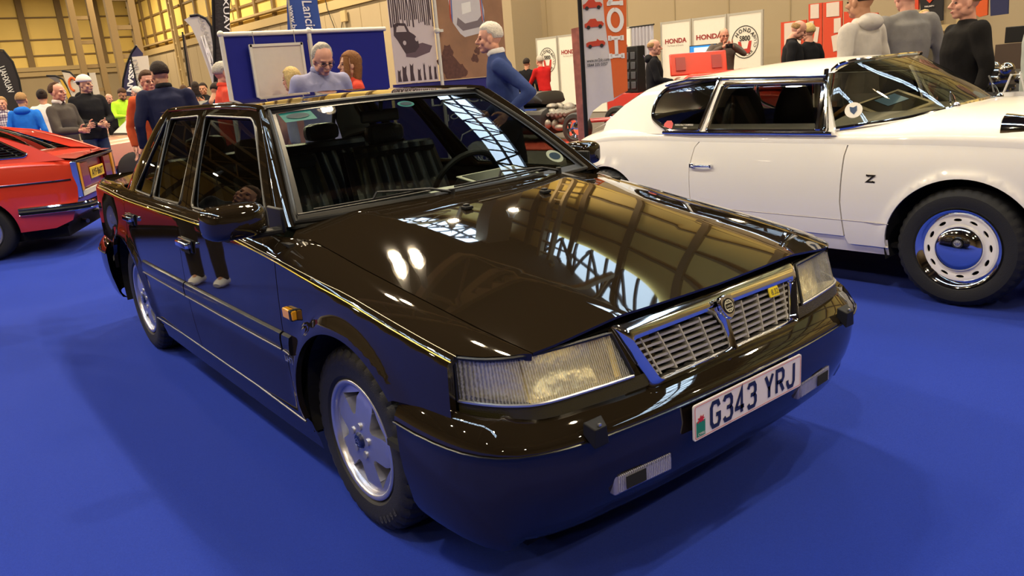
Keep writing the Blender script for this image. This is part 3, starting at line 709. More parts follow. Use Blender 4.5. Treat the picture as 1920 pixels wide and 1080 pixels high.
for s in (-1,1):
    ti = lambda z: tofy(.398+(z-.62)*.27); tc = tofy(.700); te = NS[-1]
    out = (1,s*.3,.2)
    def lz(t): return .735-.008*max(0,(abs(t)-tofy(.41))/.4)
    def lens(u,v,d=0,a0=None,a1=None): 
        z = .622+v*(.735-.622); A0 = ti(z) if a0 is None else a0; A1 = tc if a1 is None else a1
        return nose(s*(A0+(A1-A0)*u), z, d)
    m = MB(); m.grid(lambda u,v: lens(u,v), 20, 8, normals=True, out=out); hl = obj('headlamp', m, LENS, T)
    m = MB(); m.grid(lambda u,v: lens(u,v,-.055-.025*sin(pi*u)*sin(pi*v)), 20, 10, normals=True, out=out)
    m.grid(lambda u,v: lens(u,0,-.06*v), 10, 2); m.grid(lambda u,v: lens(u,1,-.06*v), 10, 2); m.grid(lambda u,v: lens(0,u,-.06*v), 4, 2)
    m.n = {}; obj('reflector', m, REFL, hl)
    m = MB(); m.grid(lambda u,v: (lambda z: nose(s*(ti(z)+.004+(.035)*u*(1.25-v)), z, -.012))(.626+v*.104), 4, 4, normals=True, out=out); obj('amber_strip', m, mat('pale_amber_strip',(.75,.55,.12),.4,bump=.3,bs=60), hl)
    m = MB(); m.grid(lambda u,v: lens(u,v,0,tc+.004,te), 12, 8, normals=True, out=(.6,s,0)); il = obj('indicator_lamp', m, glass('indicator_lens' if s<0 else 'indicator_lens_b',(.85,.85,.85),.07,.05,ribs=70,solid=.22,scol=(.75,.75,.72)), T)
    m = MB(); m.grid(lambda u,v: lens(u,v,-.035,tc,te), 12, 6); obj('reflector', m, REFL, il)
    m = MB(); m.tube([lens(0,v/6,.002) for v in range(7)]+[nose(s*(ti(.735)+(te-ti(.735))*u/20), .7365, .003) for u in range(1,21)]+[nose(s*te, .735-.115*v/6,.003) for v in range(1,7)], .0055, 6); obj('lamp_seal', m, SEAL, T)
    m = MB(); m.tube([nose(s*(ti(.62)+(te-ti(.62))*u/20), .618, .003) for u in range(21)], .0045, 6); obj('lamp_bright_strip', m, SATIN, T)
    m = MB(); m.grid(lambda u,v: nose(s*(tofy(.355)+(te-tofy(.355))*u), .575+.040*v, .002-.02*(v<.01)), 24, 4, normals=True, out=out); obj('lamp_lower_trim', m, mat('smoked_trim',(.03,.026,.012),.18,bump=.2,bs=300), T)
    m = MB(); m.grid(lambda u,v: nose(s*(tofy(.30)+(ti(.735)-tofy(.30))*u), .58+.165*v, -.006), 6, 6, normals=True, out=out); obj('nose_panel', m, PAINT, T)
m = MB(); m.grid(lambda u,v: nose((2*u-1)*(NS[-1]-.01), .56+.20*v, -.10), 40, 4); obj('nose_backing', m, DARK, T)
m = MB(); m.grid(lambda u,v: nose((2*u-1)*(tofy(.70)), .742+.010*v, -.01-.02*v), 40, 2, normals=True, out=(1,0,0)); obj('nose_lip', m, SEAL, T)
# grille
def resamp(P, n):
    L = [0]; Q = P+[P[0]]
    for a,b_ in zip(Q,Q[1:]): L.append(L[-1]+math.hypot(b_[0]-a[0],b_[1]-a[1]))
    out = []
    for i in range(n):
        d = L[-1]*i/n; k = max(j for j in range(len(L)-1) if L[j] <= d+1e-9); t = (d-L[k])/max(1e-9,L[k+1]-L[k]); out.append((Q[k][0]+(Q[k+1][0]-Q[k][0])*t, Q[k][1]+(Q[k+1][1]-Q[k][1])*t))
    return out
def trap(yt, zt, yb, zb, r): return rpoly([(-yb,zb),(yb,zb),(yt,zt),(-yt,zt)], r, 5)
RG = [(trap(.424,.762,.350,.566,.020),-.035),(trap(.425,.764,.351,.564,.022),-.014),(trap(.420,.757,.346,.569,.020),-.002),(trap(.405,.738,.336,.577,.020),.012),(trap(.385,.718,.325,.585,.018),.020),(trap(.373,.704,.317,.591,.018),.012),(trap(.370,.701,.314,.594,.018),-.035)]
m = MB(); rr = []
for P, d in RG:
    # resample each outline by matching corners so the rings stay aligned
    rr.append([nose(tofy(p[0]), p[1], d) for p in P])
m.rings(rr, caps=False); GR = obj('grille_surround', m, CHROME, T, ang=60)
m = MB(); m.grid(lambda u,v: nose((2*u-1)*.37, .59+.115*v, -.045), 20, 4); obj('grille_backing', m, DARK, GR)
yl = lambda z: .308+(z-.595)*.52
for k in range(6):
    z = .607+k*.0165
    for s in (-1,1):
        m = MB(); t0, t1 = .012+.0*k, tofy(yl(z))
        if k >= 3: t0 = .012+(k-2)*.010
        m.rings([[nose(s*(t0+(t1-t0)*i/10), z+a, d) for a,d in ((-.0025,-.004),(.0035,-.003),(.0045,-.04),(.001,-.04))] for i in range(11)]); obj('grille_slat', m, mat('slat_grey',(.52,.50,.46),.38,.6), GR, smooth=False)
for s in (-1,1):
    for k,(yt,yb) in enumerate(((.100,.085),(.185,.162),(.270,.238),(.335,.300))):
        m = MB(); m.rings([[nose(s*(tofy(yb+(yt-yb)*i/6)+a), .597+.104*i/6, d) for a,d in ((-.0022,-.001),(.0022,-.001),(.0022,-.04),(-.0022,-.04))] for i in range(7)]); obj('grille_bar', m, MATS['slat_grey'], GR, smooth=False)
m = MB(); m.rings([[nose(a*w_, z, d) for a,d in ((-1,-.01),(-.8,.008),(0,.014),(.8,.008),(1,-.01))] for z,w_ in ((.585,.016),(.60,.011),(.63,.010),(.66,.013),(.685,.026),(.703,.055),(.712,.075))]); obj('grille_centre_spine', m, CHROME, GR, ang=60)
bc = nose(0,.703,.020); bn = V((.94,0,.34)).normalized(); bv = V((-.34,0,.94)).normalized(); bu = V((0,1,0))
sh = [(-.030,.022),(-.026,.034),(0,.038),(.026,.034),(.030,.022),(.029,-.006),(.018,-.026),(0,-.036),(-.018,-.026),(-.029,-.006)]
m = MB(); m.prism(sh, bc-bn*.008, bu, bv, .014); bd = obj('shield_badge', m, CHROME, GR, bevel=.003)
circ = lambda r,n=28: [(r*cos(2*pi*i/n), r*sin(2*pi*i/n)) for i in range(n)]
m = MB(); m.prism([(p[0],p[1]+.003) for p in circ(.0235)], bc+bn*.006, bu, bv, .002); obj('badge_disc', m, PLAIN, bd)
m = MB(); c_ = circ(.0175); strokes(m, [c_+[c_[0]],[(-.015,-.009),(.015,-.009)],[(-.015,.009),(.015,.009)],[(0,.009),(0,.017)],[(0,-.017),(0,-.009)],[(-.006,.009),(-.008,.015)],[(.006,.009),(.008,.015)],[(-.006,-.009),(-.008,-.015)],[(.006,-.009),(.008,-.015)]], bc+bn*.0082+bv*.003, bu, bv, 1, 1, .0028, .0005)
text(m,'LANCIA',bc+bn*.0088+bv*.003,bu,bv,.028,.006,.01); obj('badge_emblem', m, mat('badge_cream',(.7,.68,.5),.3,.3), bd, recalc=False)
yc = nose(tofy(.262),.690,.004); m = MB(); m.prism([(-.024,-.016),(.024,-.016),(.024,.016),(-.024,.016)], yc-bn*.004, bu, bv, .006); yb_ = obj('yellow_badge', m, mat('badge_yellow',(.80,.62,.03),.35), GR, bevel=.0015)
m = MB(); text(m,'8.32',yc+bn*.0025,bu,bv,.036,.018,.012); obj('badge_lettering', m, mat('badge_ink',(.10,.09,.03),.5), yb_, recalc=False)
# mirrors
for s in (-1,1):
    MX, MY, MH = (0,.945,.105) if s < 0 else (-.20,.858,.075)      # the far mirror is folded back against its door
    m = MB()
    def ring(x, k, kz=1):
        return [(x+MX, s*(MY+MH*k*(abs(cos(a))**.45)*(1 if cos(a)>0 else -1)), 1.005+.058*k*kz*(abs(sin(a))**.5)*(1 if sin(a)>0 else -1)) for a in [2*pi*i/28+.01 for i in range(28)]]
    m.rings([ring(-.52,.93),ring(-.515,1),ring(-.47,1.0),ring(-.435,.94),ring(-.410,.80),ring(-.400,.60),ring(-.397,.2)]); q = obj('door_mirror', m, PAINT, T, ang=50)
    m = MB(); m.rings([ring(-.521,.86),ring(-.522,.85)]); obj('mirror_glass', m, CHROME, q)
    m = MB(); m.box((-.47+MX,s*(MY-.10),.950),(.06,.12,.020)); m.box((-.50+MX*.6,s*.790,.985),(.13,.014,.085)); obj('mirror_stalk', m, BLACKP, q, bevel=.006)
# wipers
for y0,y1,x0 in ((-.10,-.66,0),(.50,-.08,0)):
    a = V(wsf(.5+y0/1.436,0,.03)); c_ = V(wsf(.5+y1/1.436,.10,.022)); b_ = a.lerp(c_,.55)+V((.01,0,.02))
    m = MB(); m.cyl(a-V((.0,0,.03)),a+V((0,0,.012)),.014,.012,12); m.tube([a,a.lerp(b_,.3)+V((0,0,.012)),b_],[(.006,.011),(.005,.009),(.004,.006)],8)
    d0 = V(wsf(.5+(y0-.02)/1.436,.06,.018)); d1 = V(wsf(.5+(y1-.06)/1.436,.03,.018)); 
    wp = obj('wiper_arm', m, BLACKP, T); m = MB()
    P = [V(wsf(.5+(y0-.04+(y1-.05-y0+.04)*t)/1.436, .055+.05*t*0-.02*t, .016)) for t in [i/10 for i in range(11)]]
    m.tube(P, (.004,.010), 6); m.tube([p+V((.006,0,.010)) for p in P[1:-1]], .004, 6); m.tube([P[5]+V((.006,0,.01)), b_], .005, 6); obj('wiper_blade', m, BLACKP, wp)
# cabin
m = MB(); m.box((-1.7,0,.30),(2.4,1.5,.03)); m.box((-2.62,0,.60),(.04,1.5,.6)); m.box((-.62,0,.60),(.04,1.5,.5)); obj('cabin_floor', m, mat('cabin_carpet',(.012,.013,.018),.9), T)
def dash(u,v):
    y = (2*u-1)*.70; return (-.53-.30*v-.03*sin(pi*v), y, .925+.015*sin(pi*min(1,v*1.2))-.02*v+(.035*math.exp(-((y-.34)/.20)**2)*max(0,v-.5)*2))
m = MB(); m.grid(dash, 24, 10, normals=True, out=(0,0,1)); m.box((-.80,0,.80),(.06,1.40,.20)); obj('dashboard', m, mat('grey_green_dash',(.26,.30,.26),.55,bump=.1,bs=200), T)
m = MB(); c0 = V((-.98,.36,.90)); ax = V((-.85,0,.45)).normalized(); uu = V((0,1,0)); vv = ax.cross(uu)
m.tube([c0+uu*.185*cos(2*pi*i/32)+vv*.185*sin(2*pi*i/32) for i in range(32)], .014, 8, closed=True); m.tube([c0-uu*.17,c0+uu*.17],(.012,.03),8); m.tube([c0,c0-ax*.2],.03,8); m.ell(c0,(.05,.06,.05),12,8); obj('steering_wheel', m, BLACKP, T)
def seat(x, y, w, name, back=.62, heads=True):
    e = bpy.data.objects.new(name, None); COL.objects.link(e); e.parent = T; e.location = (x,y,.32)
    m = MB(); n = int(w/.07)
    def bk(u,v):      # pleated back rest
        yy = (u-.5)*w; pl = .014*abs(sin(pi*u*n)) if v>.08 else 0; ww = 1-.18*max(0,v-.6)
        return (-.10-.25*v*1.0+.09+pl-.05*(2*u-1)**2*-1*.6, yy*ww, .12+back*v)
    m.grid(bk, n*6, 8, normals=False); m.grid(lambda u,v: (-.10-.25*v-.06, (u-.5)*w*(1-.18*max(0,v-.6)), .12+back*v), 6, 6)
    m.tube([bk(i/20,1) for i in range(21)],.035,8); m.tube([V(bk(0,i/8))-V((.03,0,0)) for i in range(9)],.04,8); m.tube([V(bk(1,i/8))-V((.03,0,0)) for i in range(9)],.04,8)
    obj('backrest', m, LEATH, e)
    m = MB(); m.box((.17,0,.08),(.50,w,.16)); 
    for i in range(n): m.ell((.17,(i+.5-n/2)*w/n,.165),(.22,w/n*.5,.03),12,6)
    obj('seat_cushion', m, LEATH, e, bevel=.03)
    for q in ([0] if heads==1 else ([-.36,.36] if heads else [])):
        m = MB(); m.ell((-.30,q,.12+back+.085),(.05,.125,.06),16,10,fn=lambda d: 1/max(.001,(abs(d.x)**4+abs(d.y)**4+abs(d.z)**4)**.25)*.9); m.cyl((-.30,q-.05,back+.1),(-.30,q-.05,back+.16),.006); obj('headrest', m, LEATH, e)
    return e
seat(-1.42,-.36,.52,'front_seat',heads=1); seat(-1.42,.36,.52,'front_seat',heads=1); seat(-2.22,0,1.30,'rear_bench',heads=2)
m = MB(); m.box((-2.75,0,.955),(.45,1.2,.02)); obj('parcel_shelf', m, mat('shelf_grey',(.05,.05,.05),.9), T)
m = MB(); m.box((-1.10,0,1.27),(.02,.20,.055)); m.cyl((-1.09,0,1.29),(-1.07,0,1.34),.01); obj('rear_view_mirror', m, BLACKP, T, bevel=.01)
# stickers on the windscreen
def onws(y, v, d=-.004): return V(wsf(.5+y/(1.436-.376*v), v, d))
def stick(y, v, w, h, m_, nm, ell=False, inner=None):
    mb = MB(); c_ = onws(y,v); n = 20 if ell else 4
    for k,(sc,dd) in enumerate(((1,-.003),)):
        pts = [(cos(2*pi*i/n)*w/2, sin(2*pi*i/n)*h/2) for i in range(n)] if ell else [(-w/2,-h/2),(w/2,-h/2),(w/2,h/2),(-w/2,h/2)]
        mb.add([onws(y+p[0], v+p[1]/.70, dd) for p in pts],[tuple(range(n))])
    o_ = obj(nm, mb, m_, WS)
    if inner:
        mb = MB(); n = 16; mb.add([onws(y+cos(2*pi*i/n)*w*.36, v+sin(2*pi*i/n)*h*.28/.70, -.0015) for i in range(n)],[tuple(range(n))]); obj('sticker_print', mb, inner, o_)
TEAL = mat('teal_sticker',(.03,.30,.34),.5); NAVY = mat('navy_print',(.01,.04,.12),.5)
stick(-.435,.905,.135,.075,TEAL,'window_sticker',False,NAVY); stick(.075,.90,.085,.05,TEAL,'window_sticker',True,NAVY)
stick(.60,.17,.10,.085,WHITEP,'window_sticker',True,NAVY)
# papers on the dash: things of their own
def paper(name, label, c, w, h, rz, m_, tilt=0):
    mb = MB(); mb.box((0,0,0),(w,h,.004)); o_ = obj(name, mb, m_); o_.location = c; o_.rotation_euler = (tilt,R(10),rz); tag(o_, label, 'paper'); return o_
PAP = mat('cream_paper',(.75,.70,.58),.7)
q = paper('display_folder','black display folder with pale border lying on the saloon dashboard',(-.60,.30,.975),.22,.36,R(8),PAP)
mb = MB(); mb.box((0,0,.003),(.19,.32,.003)); obj('folder_page', mb, mat('page_black',(.02,.02,.02),.3), q)
paper('paper_card','small white oval card on the saloon dashboard by the wiper',(-.56,-.02,.962),.10,.16,R(-6),WHITEP)
# ================================================================ white coupe (local frame: front axle centre on the ground, nose +x)
WHT = mat('cream_white_paint', (.93,.89,.82), .35, 0, .8, 1.5, nz=.02, nzs=4)
th = R(3); Fw = V((cos(th),sin(th),0)); Nw = V((-sin(th),cos(th),0)); Ow = V((.42,2.50,0))+Nw*.80
Z = thing('coupe_car','white two-door vintage coupe with chrome framed windows parked behind the black saloon','car',tuple(Ow),th)
Wz = interp([(-3.18,.30),(-3.05,.58),(-2.8,.70),(-2.4,.775),(-1.9,.805),(-1.2,.812),(-.5,.810),(0,.805),(.35,.78),(.62,.70),(.78,.55),(.86,.3)])
TPz = interp([(-3.18,.70),(-3.0,.80),(-2.8,.86),(-2.5,.915),(-2.1,.93),(-1.6,.925),(-.75,.925),(-.2,.925),(.2,.915),(.5,.88),(.75,.80),(.86,.72)])
ARZ = [(.0,.315,.385),(-2.48,.315,.36)]
def Yz(x, z):
    y = Wz(x); y -= (max(0,z-.60)**2*.62 if z>.60 else (.60-z)**2*.42)
    for cx,cz,r in ARZ:
        d = math.hypot(x-cx, z-cz)-r; y += .012*math.exp(-(d/.03)**2)*min(1,max(0,(z-.2)/.15))
    return y
# body top line: bonnet / shoulder centre heights
HC = interp([(-3.18,.72),(-3.0,.86),(-2.7,.955),(-2.4,1.01),(-.5,1.02),(-.2,1.042),(.2,1.035),(.5,.985),(.75,.89),(.86,.80)])
def Sz(x, s):
    """side then over the shoulder to the centre line: s = height up to the shoulder, then 1..2"""
    z0 = TPz(x)-.06
    if s <= 1: 
        z = .2+(z0-.2)*s; return (x, Yz(x,z), z)
    t = s-1; a = t*pi/2; y1 = Yz(x,z0); z1 = HC(x)
    return (x, y1*cos(a)**.85, z0+(z1-z0)*sin(a)**.75)
s_of = lambda x, z: (z-.2)/(TPz(x)-.06-.2)
for s in (-1,1):
    f = lambda x, q, s=s: (lambda p: (p[0], s*p[1], p[2]))(Sz(x, min(2,max(-.3,q))))
    g = lambda x, z, s=s: (x, s*Yz(x,z), z)
    o = (0,s,.3)
    A = ARZ[0]; B_ = ARZ[1]
    tz = lambda x: TPz(x)-.06
    # front wing (side only, in x-z)
    P = [(-.372,.285)]+arcp(A,184,-4,36)+[(.42,.30),(.80,.34),(.85,.5),(.85,.66)]+[(x,tz(x)) for x in [.82-.06*i for i in range(26)] if x>-.69]+[(-.622,.86),(-.634,.80),(-.640,.538),(-.618,.322),(-.60,.285)]
    m = MB(); m.sheet(P, g, step=.03, out=o, thick=.015); wz = obj('front_wing', m, WHT, Z)
    P = [(-.627,.330),(-.648,.54),(-.642,.80),(-.630,.86),(-.70,.868)]+[(x,tz(x)) for x in (-.9,-1.1,-1.3,-1.5,-1.64)]+[(-1.672,.83),(-1.70,.70),(-1.698,.50),(-1.67,.34)]
    m = MB(); m.sheet(P, g, step=.05, out=o, thick=.015); dz_ = obj('door', m, WHT, Z)
    P = [(-1.676,.34),(-1.704,.50),(-1.706,.70),(-1.678,.83),(-1.65,tz(-1.65))]+[(x,tz(x)) for x in [-1.75-.09*i for i in range(16)]]+[(-3.12,.60),(-3.08,.42),(-2.90,.30)]+arcp(B_,2,184,26)[::1]+[(-2.10,.285),(-1.64,.285),(-1.64,.335)]
    m = MB(); m.sheet(P, g, step=.06, out=o, thick=.015); obj('rear_quarter', m, WHT, Z)
    m = MB(); m.grid(lambda u,v,s=s: (-2.1+1.725*u, s*(Yz(-1.5,.2+.12*v)-.008), .235+.095*v), 16, 3, normals=True, out=o); obj('sill', m, WHT, Z)
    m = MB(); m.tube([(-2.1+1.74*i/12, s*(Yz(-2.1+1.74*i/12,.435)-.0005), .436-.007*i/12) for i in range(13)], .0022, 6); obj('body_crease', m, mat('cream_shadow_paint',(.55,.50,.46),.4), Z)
    m = MB()
    for c in ARZ:
        m2 = MB(); m2.grid(lambda u,v,c=c,s=s: (c[0]+(c[2]+.012)*cos(pi*(1.08-1.16*u)), s*(.765-.30*v), c[1]+(c[2]+.012)*sin(pi*(1.08-1.16*u))), 24, 2)
        m2.add([(c[0]+(c[2]+.012)*cos(pi*(1.08-1.16*i/24)), s*.44, c[1]+(c[2]+.012)*sin(pi*(1.08-1.16*i/24))) for i in range(25)], [tuple(range(25))]); obj('wheel_well', m2, DARK, Z, smooth=False)
    m = MB(); m.box((-1.2,s*.70,.55),(1.25,.02,.6)); obj('door_lining', m, DARK, Z)
    # handle and Z badge
    m = MB(); y = Yz(-1.6,.71)+.002; m.tube([(-1.675,s*(y+.02),.712),(-1.60,s*(y+.026),.714),(-1.525,s*(y+.02),.714)],[(.006,.006),(.009,.007),(.006,.006)],8); m.box((-1.672,s*(y+.01),.714),(.035,.022,.028)); m.box((-1.525,s*(y+.01),.714),(.014,.022,.022)); obj('door_handle', m, CHROME, dz_, bevel=.003)
    m = MB(); strokes(m, [[(0,1),(1,1),(.1,0),(1.1,0)],[(.0,1.08),(.35,.9)],[(.75,.1),(1.1,-.08)]], (-.495,s*(Yz(-.47,.68)+.003),.662), (1,0,0) if s<0 else (1,0,0), (0,0,1), .045, .036, .009, .001 if s<0 else -.001); obj('wing_badge', m, mat('badge_black',(.02,.015,.01),.4), wz)
    # upper band from shoulder to window base (curved deck)
def top_band(x0, x1, t0, t1, nm, mt=WHT, n=24, k=8):
    for s in (-1,1):
        m = MB(); m.grid(lambda u,v,s=s: (lambda p:(p[0],s*p[1],p[2]))(Sz(x0+(x1-x0)*u, 1+t0+(t1-t0)*v)), n, k, normals=True, out=(0,s*.4,1)); obj(nm, m, mt, Z)
top_band(-2.30,-.78,0,.42,'shoulder')
def beltz(x): return .928 if x > -1.75 else .928+.0
# bonnet and nose
m = MB(); m.grid(lambda u,v: (lambda q:(q[0], q[1]*(1 if v>=.5 else -1), q[2]))(Sz(-.80+1.66*u*(1) if True else 0, 1+ (1-abs(2*v-1)))), 34, 40, normals=True, out=(0,0,1)); obj('bonnet', m, WHT, Z)
# rear deck down to tail
m = MB(); m.grid(lambda u,v: (lambda q:(q[0], q[1]*(1 if v>=.5 else -1), q[2]))(Sz(-3.17+.95*u, 1+(1-abs(2*v-1)))), 26, 36, normals=True, out=(0,0,1)); obj('rear_deck', m, WHT, Z)
m = MB(); m.grid(lambda u,v: (-3.175, (2*u-1)*.40, .42+.32*v), 4, 4); m.grid(lambda u,v: (.86+.02*sin(pi*v), (2*u-1)*.35, .36+.38*v), 6, 6); obj('end_panels', m, WHT, Z)
# greenhouse: side surface y(z), lean in
def yq(x, z):
    base = .765; lean = (z-.925)*.42+max(0,z-1.15)**2*1.2
    tail = 0 if x > -1.6 else (-(x+1.6))**2*.13
    return base-lean-tail
def gs(s, d=0): return lambda x, z: (x, s*(yq(x,z)+d), z)
DG = rpoly([(-1.588,.938),(-.765,.938),(-.830,1.215),(-1.532,1.228)], .02)
QG = rpoly([(-1.645,.940),(-1.93,.940),(-2.09,1.02),(-2.09,1.13),(-2.02,1.215),(-1.580,1.262)], [.02,.06,.05,.06,.06,.02],5)
TINT = glass('dark_cabin_glass',(.30,.30,.27),.07)
for s in (-1,1):
    o = (0,s,.3)
    # white roof side and pillars
    P = [(-.70,.915),(-.86,1.262),(-1.3,1.262),(-1.60,1.285),(-2.02,1.262),(-2.20,1.215),(-2.42,1.11),(-2.60,.99),(-2.62,.915)]
    m = MB(); m.sheet(P, gs(s), [rpoly([(-1.600,.930),(-.745,.930),(-.825,1.232),(-1.542,1.242)],.02), rpoly([(-1.630,.930),(-1.94,.930),(-2.11,1.01),(-2.11,1.14),(-2.03,1.23),(-1.565,1.274)],[.02,.06,.05,.06,.06,.02],5)], step=.04, out=o, thick=.03); obj('roof_side', m, WHT, Z)
    for G, nm in ((DG,'door_window'),(QG,'quarter_window')):
        m = MB(); m.tube([(p[0], s*(yq(*p)+.006), p[1]) for p in G], .013, 8, closed=True); fr = obj(nm, m, CHROME, Z)
        m = MB(); m.sheet(G, gs(s,-.006), step=.08, out=o); obj('window_pane', m, TINT, fr)
    m = MB(); m.tube([(x, s*(yq(x,.928)+.008), .925) for x in (-1.95,-1.7,-1.4,-1.0,-.72)], .012, 8); obj('belt_trim', m, CHROME, Z)
    m = MB(); m.tube([(x, s*(yq(x,z)+.008), z) for x,z in ((-.84,1.243),(-1.2,1.25),(-1.55,1.26),(-1.85,1.262),(-2.03,1.235))], .009, 8); obj('drip_trim', m, CHROME, Z)
# stickers on the quarter glass
s = -1
def qsign(x, z, w, h, m_, nm, d=-.0035):
    mb = MB(); mb.add([gs(-1,d)(x+a*w/2, z+b_*h/2) for a,b_ in ((-1,-1),(1,-1),(1,.3),(.5,1),(-.5,1),(-1,.3))],[(0,1,2,3,4,5)]); return obj(nm, mb, m_, Z)
qsign(-1.925,.975,.080,.055,mat('sticker_red',(.55,.05,.05),.5),'window_sticker')
m = MB(); text(m,'WORLD RALLY CHAMPIONS',V(gs(-1,-.002)(-1.785,.975)),(1,0,0),(0,.4,1),.150,.012,.006); text(m,'1992',V(gs(-1,-.002)(-1.77,.955)),(1,0,0),(0,.4,1),.03,.012,.006); obj('sticker_lettering', m, WHITEP, Z, recalc=False)
# roof skin
rz_ = interp([(-.66,1.312),(-.8,1.330),(-1.0,1.339),(-1.3,1.336),(-1.65,1.312),(-2.0,1.262),(-2.3,1.185),(-2.55,1.085),(-2.75,.985)])
re_ = interp([(-.70,1.262),(-.86,1.262),(-1.3,1.262),(-1.60,1.285),(-2.02,1.262),(-2.20,1.215),(-2.42,1.11),(-2.60,.99),(-2.75,.93)])
def rf(u, v):
    x = -.80-1.95*u - .0; a = 2*v-1; ye = yq(min(-.0,x), re_(x)); 
    return (x, a*ye, re_(x)+(rz_(x)-re_(x))*(1-abs(a)**2.4) if rz_(x)>re_(x) else re_(x))
m = MB(); m.grid(rf, 34, 24, normals=True, out=(0,0,1)); obj('roof', m, WHT, Z)
# wrap-round windscreen
WBs = curve([(-.800,-.735,.940),(-.60,-.70,.968),(-.40,-.58,.992),(-.24,-.33,1.03),(-.19,0,1.045),(-.24,.33,1.03),(-.40,.58,.992),(-.60,.70,.968),(-.800,.735,.940)], 49)
WTs = curve([(-.845,-.560,1.262),(-.80,-.545,1.300),(-.74,-.45,1.316),(-.69,-.24,1.320),(-.68,0,1.322),(-.69,.24,1.320),(-.74,.45,1.316),(-.80,.545,1.300),(-.845,.560,1.262)], 49)
def wz_(u, v):
    i = min(48.0,max(0,u*48)); k = min(47,int(i)); t = i-k; a = V(WBs[k]).lerp(V(WBs[k+1]),t); b_ = V(WTs[k]).lerp(V(WTs[k+1]),t); p = a.lerp(b_,v); n = V((p.x+1.2,p.y*.8,.4)).normalized(); return p+n*.02*sin(pi*v)
m = MB(); m.grid(wz_, 48, 10, normals=True, out=(1,0,.4)); wsz = obj('windscreen', m, glass('coupe_screen_glass',(.45,.45,.38),.10), Z)
for s in (-1,1):
    m = MB(); col_ = [wz_(0 if s<0 else 1, v/12) for v in range(13)]
    m.tube([p+V((-.012,s*.008,0)) for p in col_], [(.028,.042)]*13, 10, up=(1,0,0)); obj('windscreen_pillar', m, CHROME, Z)
m = MB(); m.tube([V(p)+V((.006,0,-.004)) for p in WBs], .014, 8); obj('windscreen_trim', m, CHROME, Z)
m = MB(); m.tube([V(p)+V((0,0,.004)) for p in WTs], .013, 8); obj('windscreen_trim', m, CHROME, Z)
# screen sticker, wipers, show card, cabin
m = MB(); c_ = wz_(.085,.22); e1 = (wz_(.12,.22)-wz_(.05,.22)).normalized(); e2 = (wz_(.085,.35)-wz_(.085,.1)).normalized(); nn = e1.cross(e2)
m.add([c_+nn*.004+e1*.048*cos(2*pi*i/24)+e2*.048*sin(2*pi*i/24) for i in range(24)],[tuple(range(24))]); st = obj('window_sticker', m, WHITEP, wsz)
m = MB(); m.add([c_+nn*.0055+e1*x+e2*y for x,y in ((-.02,.024),(0,.016),(.02,.024),(.018,-.006),(0,-.028),(-.018,-.006))],[tuple(range(6))]); obj('sticker_print', m, NAVY, st)
for y in (-.34,.30):
    p = V((-.215 if y<0 else -.20, y, 1.035)); m = MB(); m.ell(p,(.022,.022,.022),12,8); q = p+V((-.10,.16,.07)); m.tube([p,p.lerp(q,.5)+V((0,0,.015)),q],.005,6); wa = obj('wiper_arm', m, CHROME, Z)
    m = MB(); m.tube([q+V((.06,-.14,-.05)),q,q+V((-.07,.15,.04))],.006,6); obj('wiper_blade', m, BLACKP, wa)
m = MB(); m.box((-1.3,0,.28),(1.9,1.35,.03)); obj('cabin_floor', m, DARK, Z)
m = MB(); m.grid(lambda u,v: (-.30-.42*v-.10*(2*u-1)**2, (2*u-1)*.60, .955-.03*v), 12, 4, normals=True, out=(0,0,1)); m.box((-.70,0,.86),(.05,1.3,.16)); obj('dashboard', m, mat('black_dash',(.015,.014,.013),.5), Z)
m = MB(); c0 = V((-.93,-.33,.90)); ax = V((-.8,0,.6)).normalized(); uu = V((0,1,0)); vv = ax.cross(uu)
m.tube([c0+uu*.20*cos(2*pi*i/32)+vv*.20*sin(2*pi*i/32) for i in range(32)], .012, 8, closed=True); m.tube([c0-uu*.19,c0+uu*.19],.008,6); m.tube([c0,c0-vv*.19],.008,6); m.ell(c0,(.03,.05,.05),12,8); obj('steering_wheel', m, mat('varnished_wood',(.28,.13,.03),.25,coat=.6), Z)
for y in (-.34,.34):
    m = MB(); m.box((-1.28,y,.50),(.5,.5,.16)); m.ell((-1.58,y,.86),(.10,.25,.34),16,12); obj('seat', m, mat('black_leather',(.012,.012,.012),.35), Z, bevel=.02)
m = MB(); m.ell((-2.02,0,.83),(.12,.60,.20),18,12); obj('rear_seat', m, MATS['black_leather'], Z)
# chrome wing mirrors
for s in (-1,1):
    m = MB(); m.lathe([(.0,-.008),(.082,-.008),(.092,.0),(.088,.03),(.076,.09),(.058,.15),(.032,.21),(.006,.245)], n=28)
    mm = Matrix.Translation((.135,s*.64,.925)) @ Matrix.Rotation(R(88),4,'Y'); m.v = [tuple(mm@V(p)) for p in m.v]; m.cyl((.22,s*.64,.90),(.23,s*.64,.83),.012); obj('wing_mirror', m, CHROME, Z)
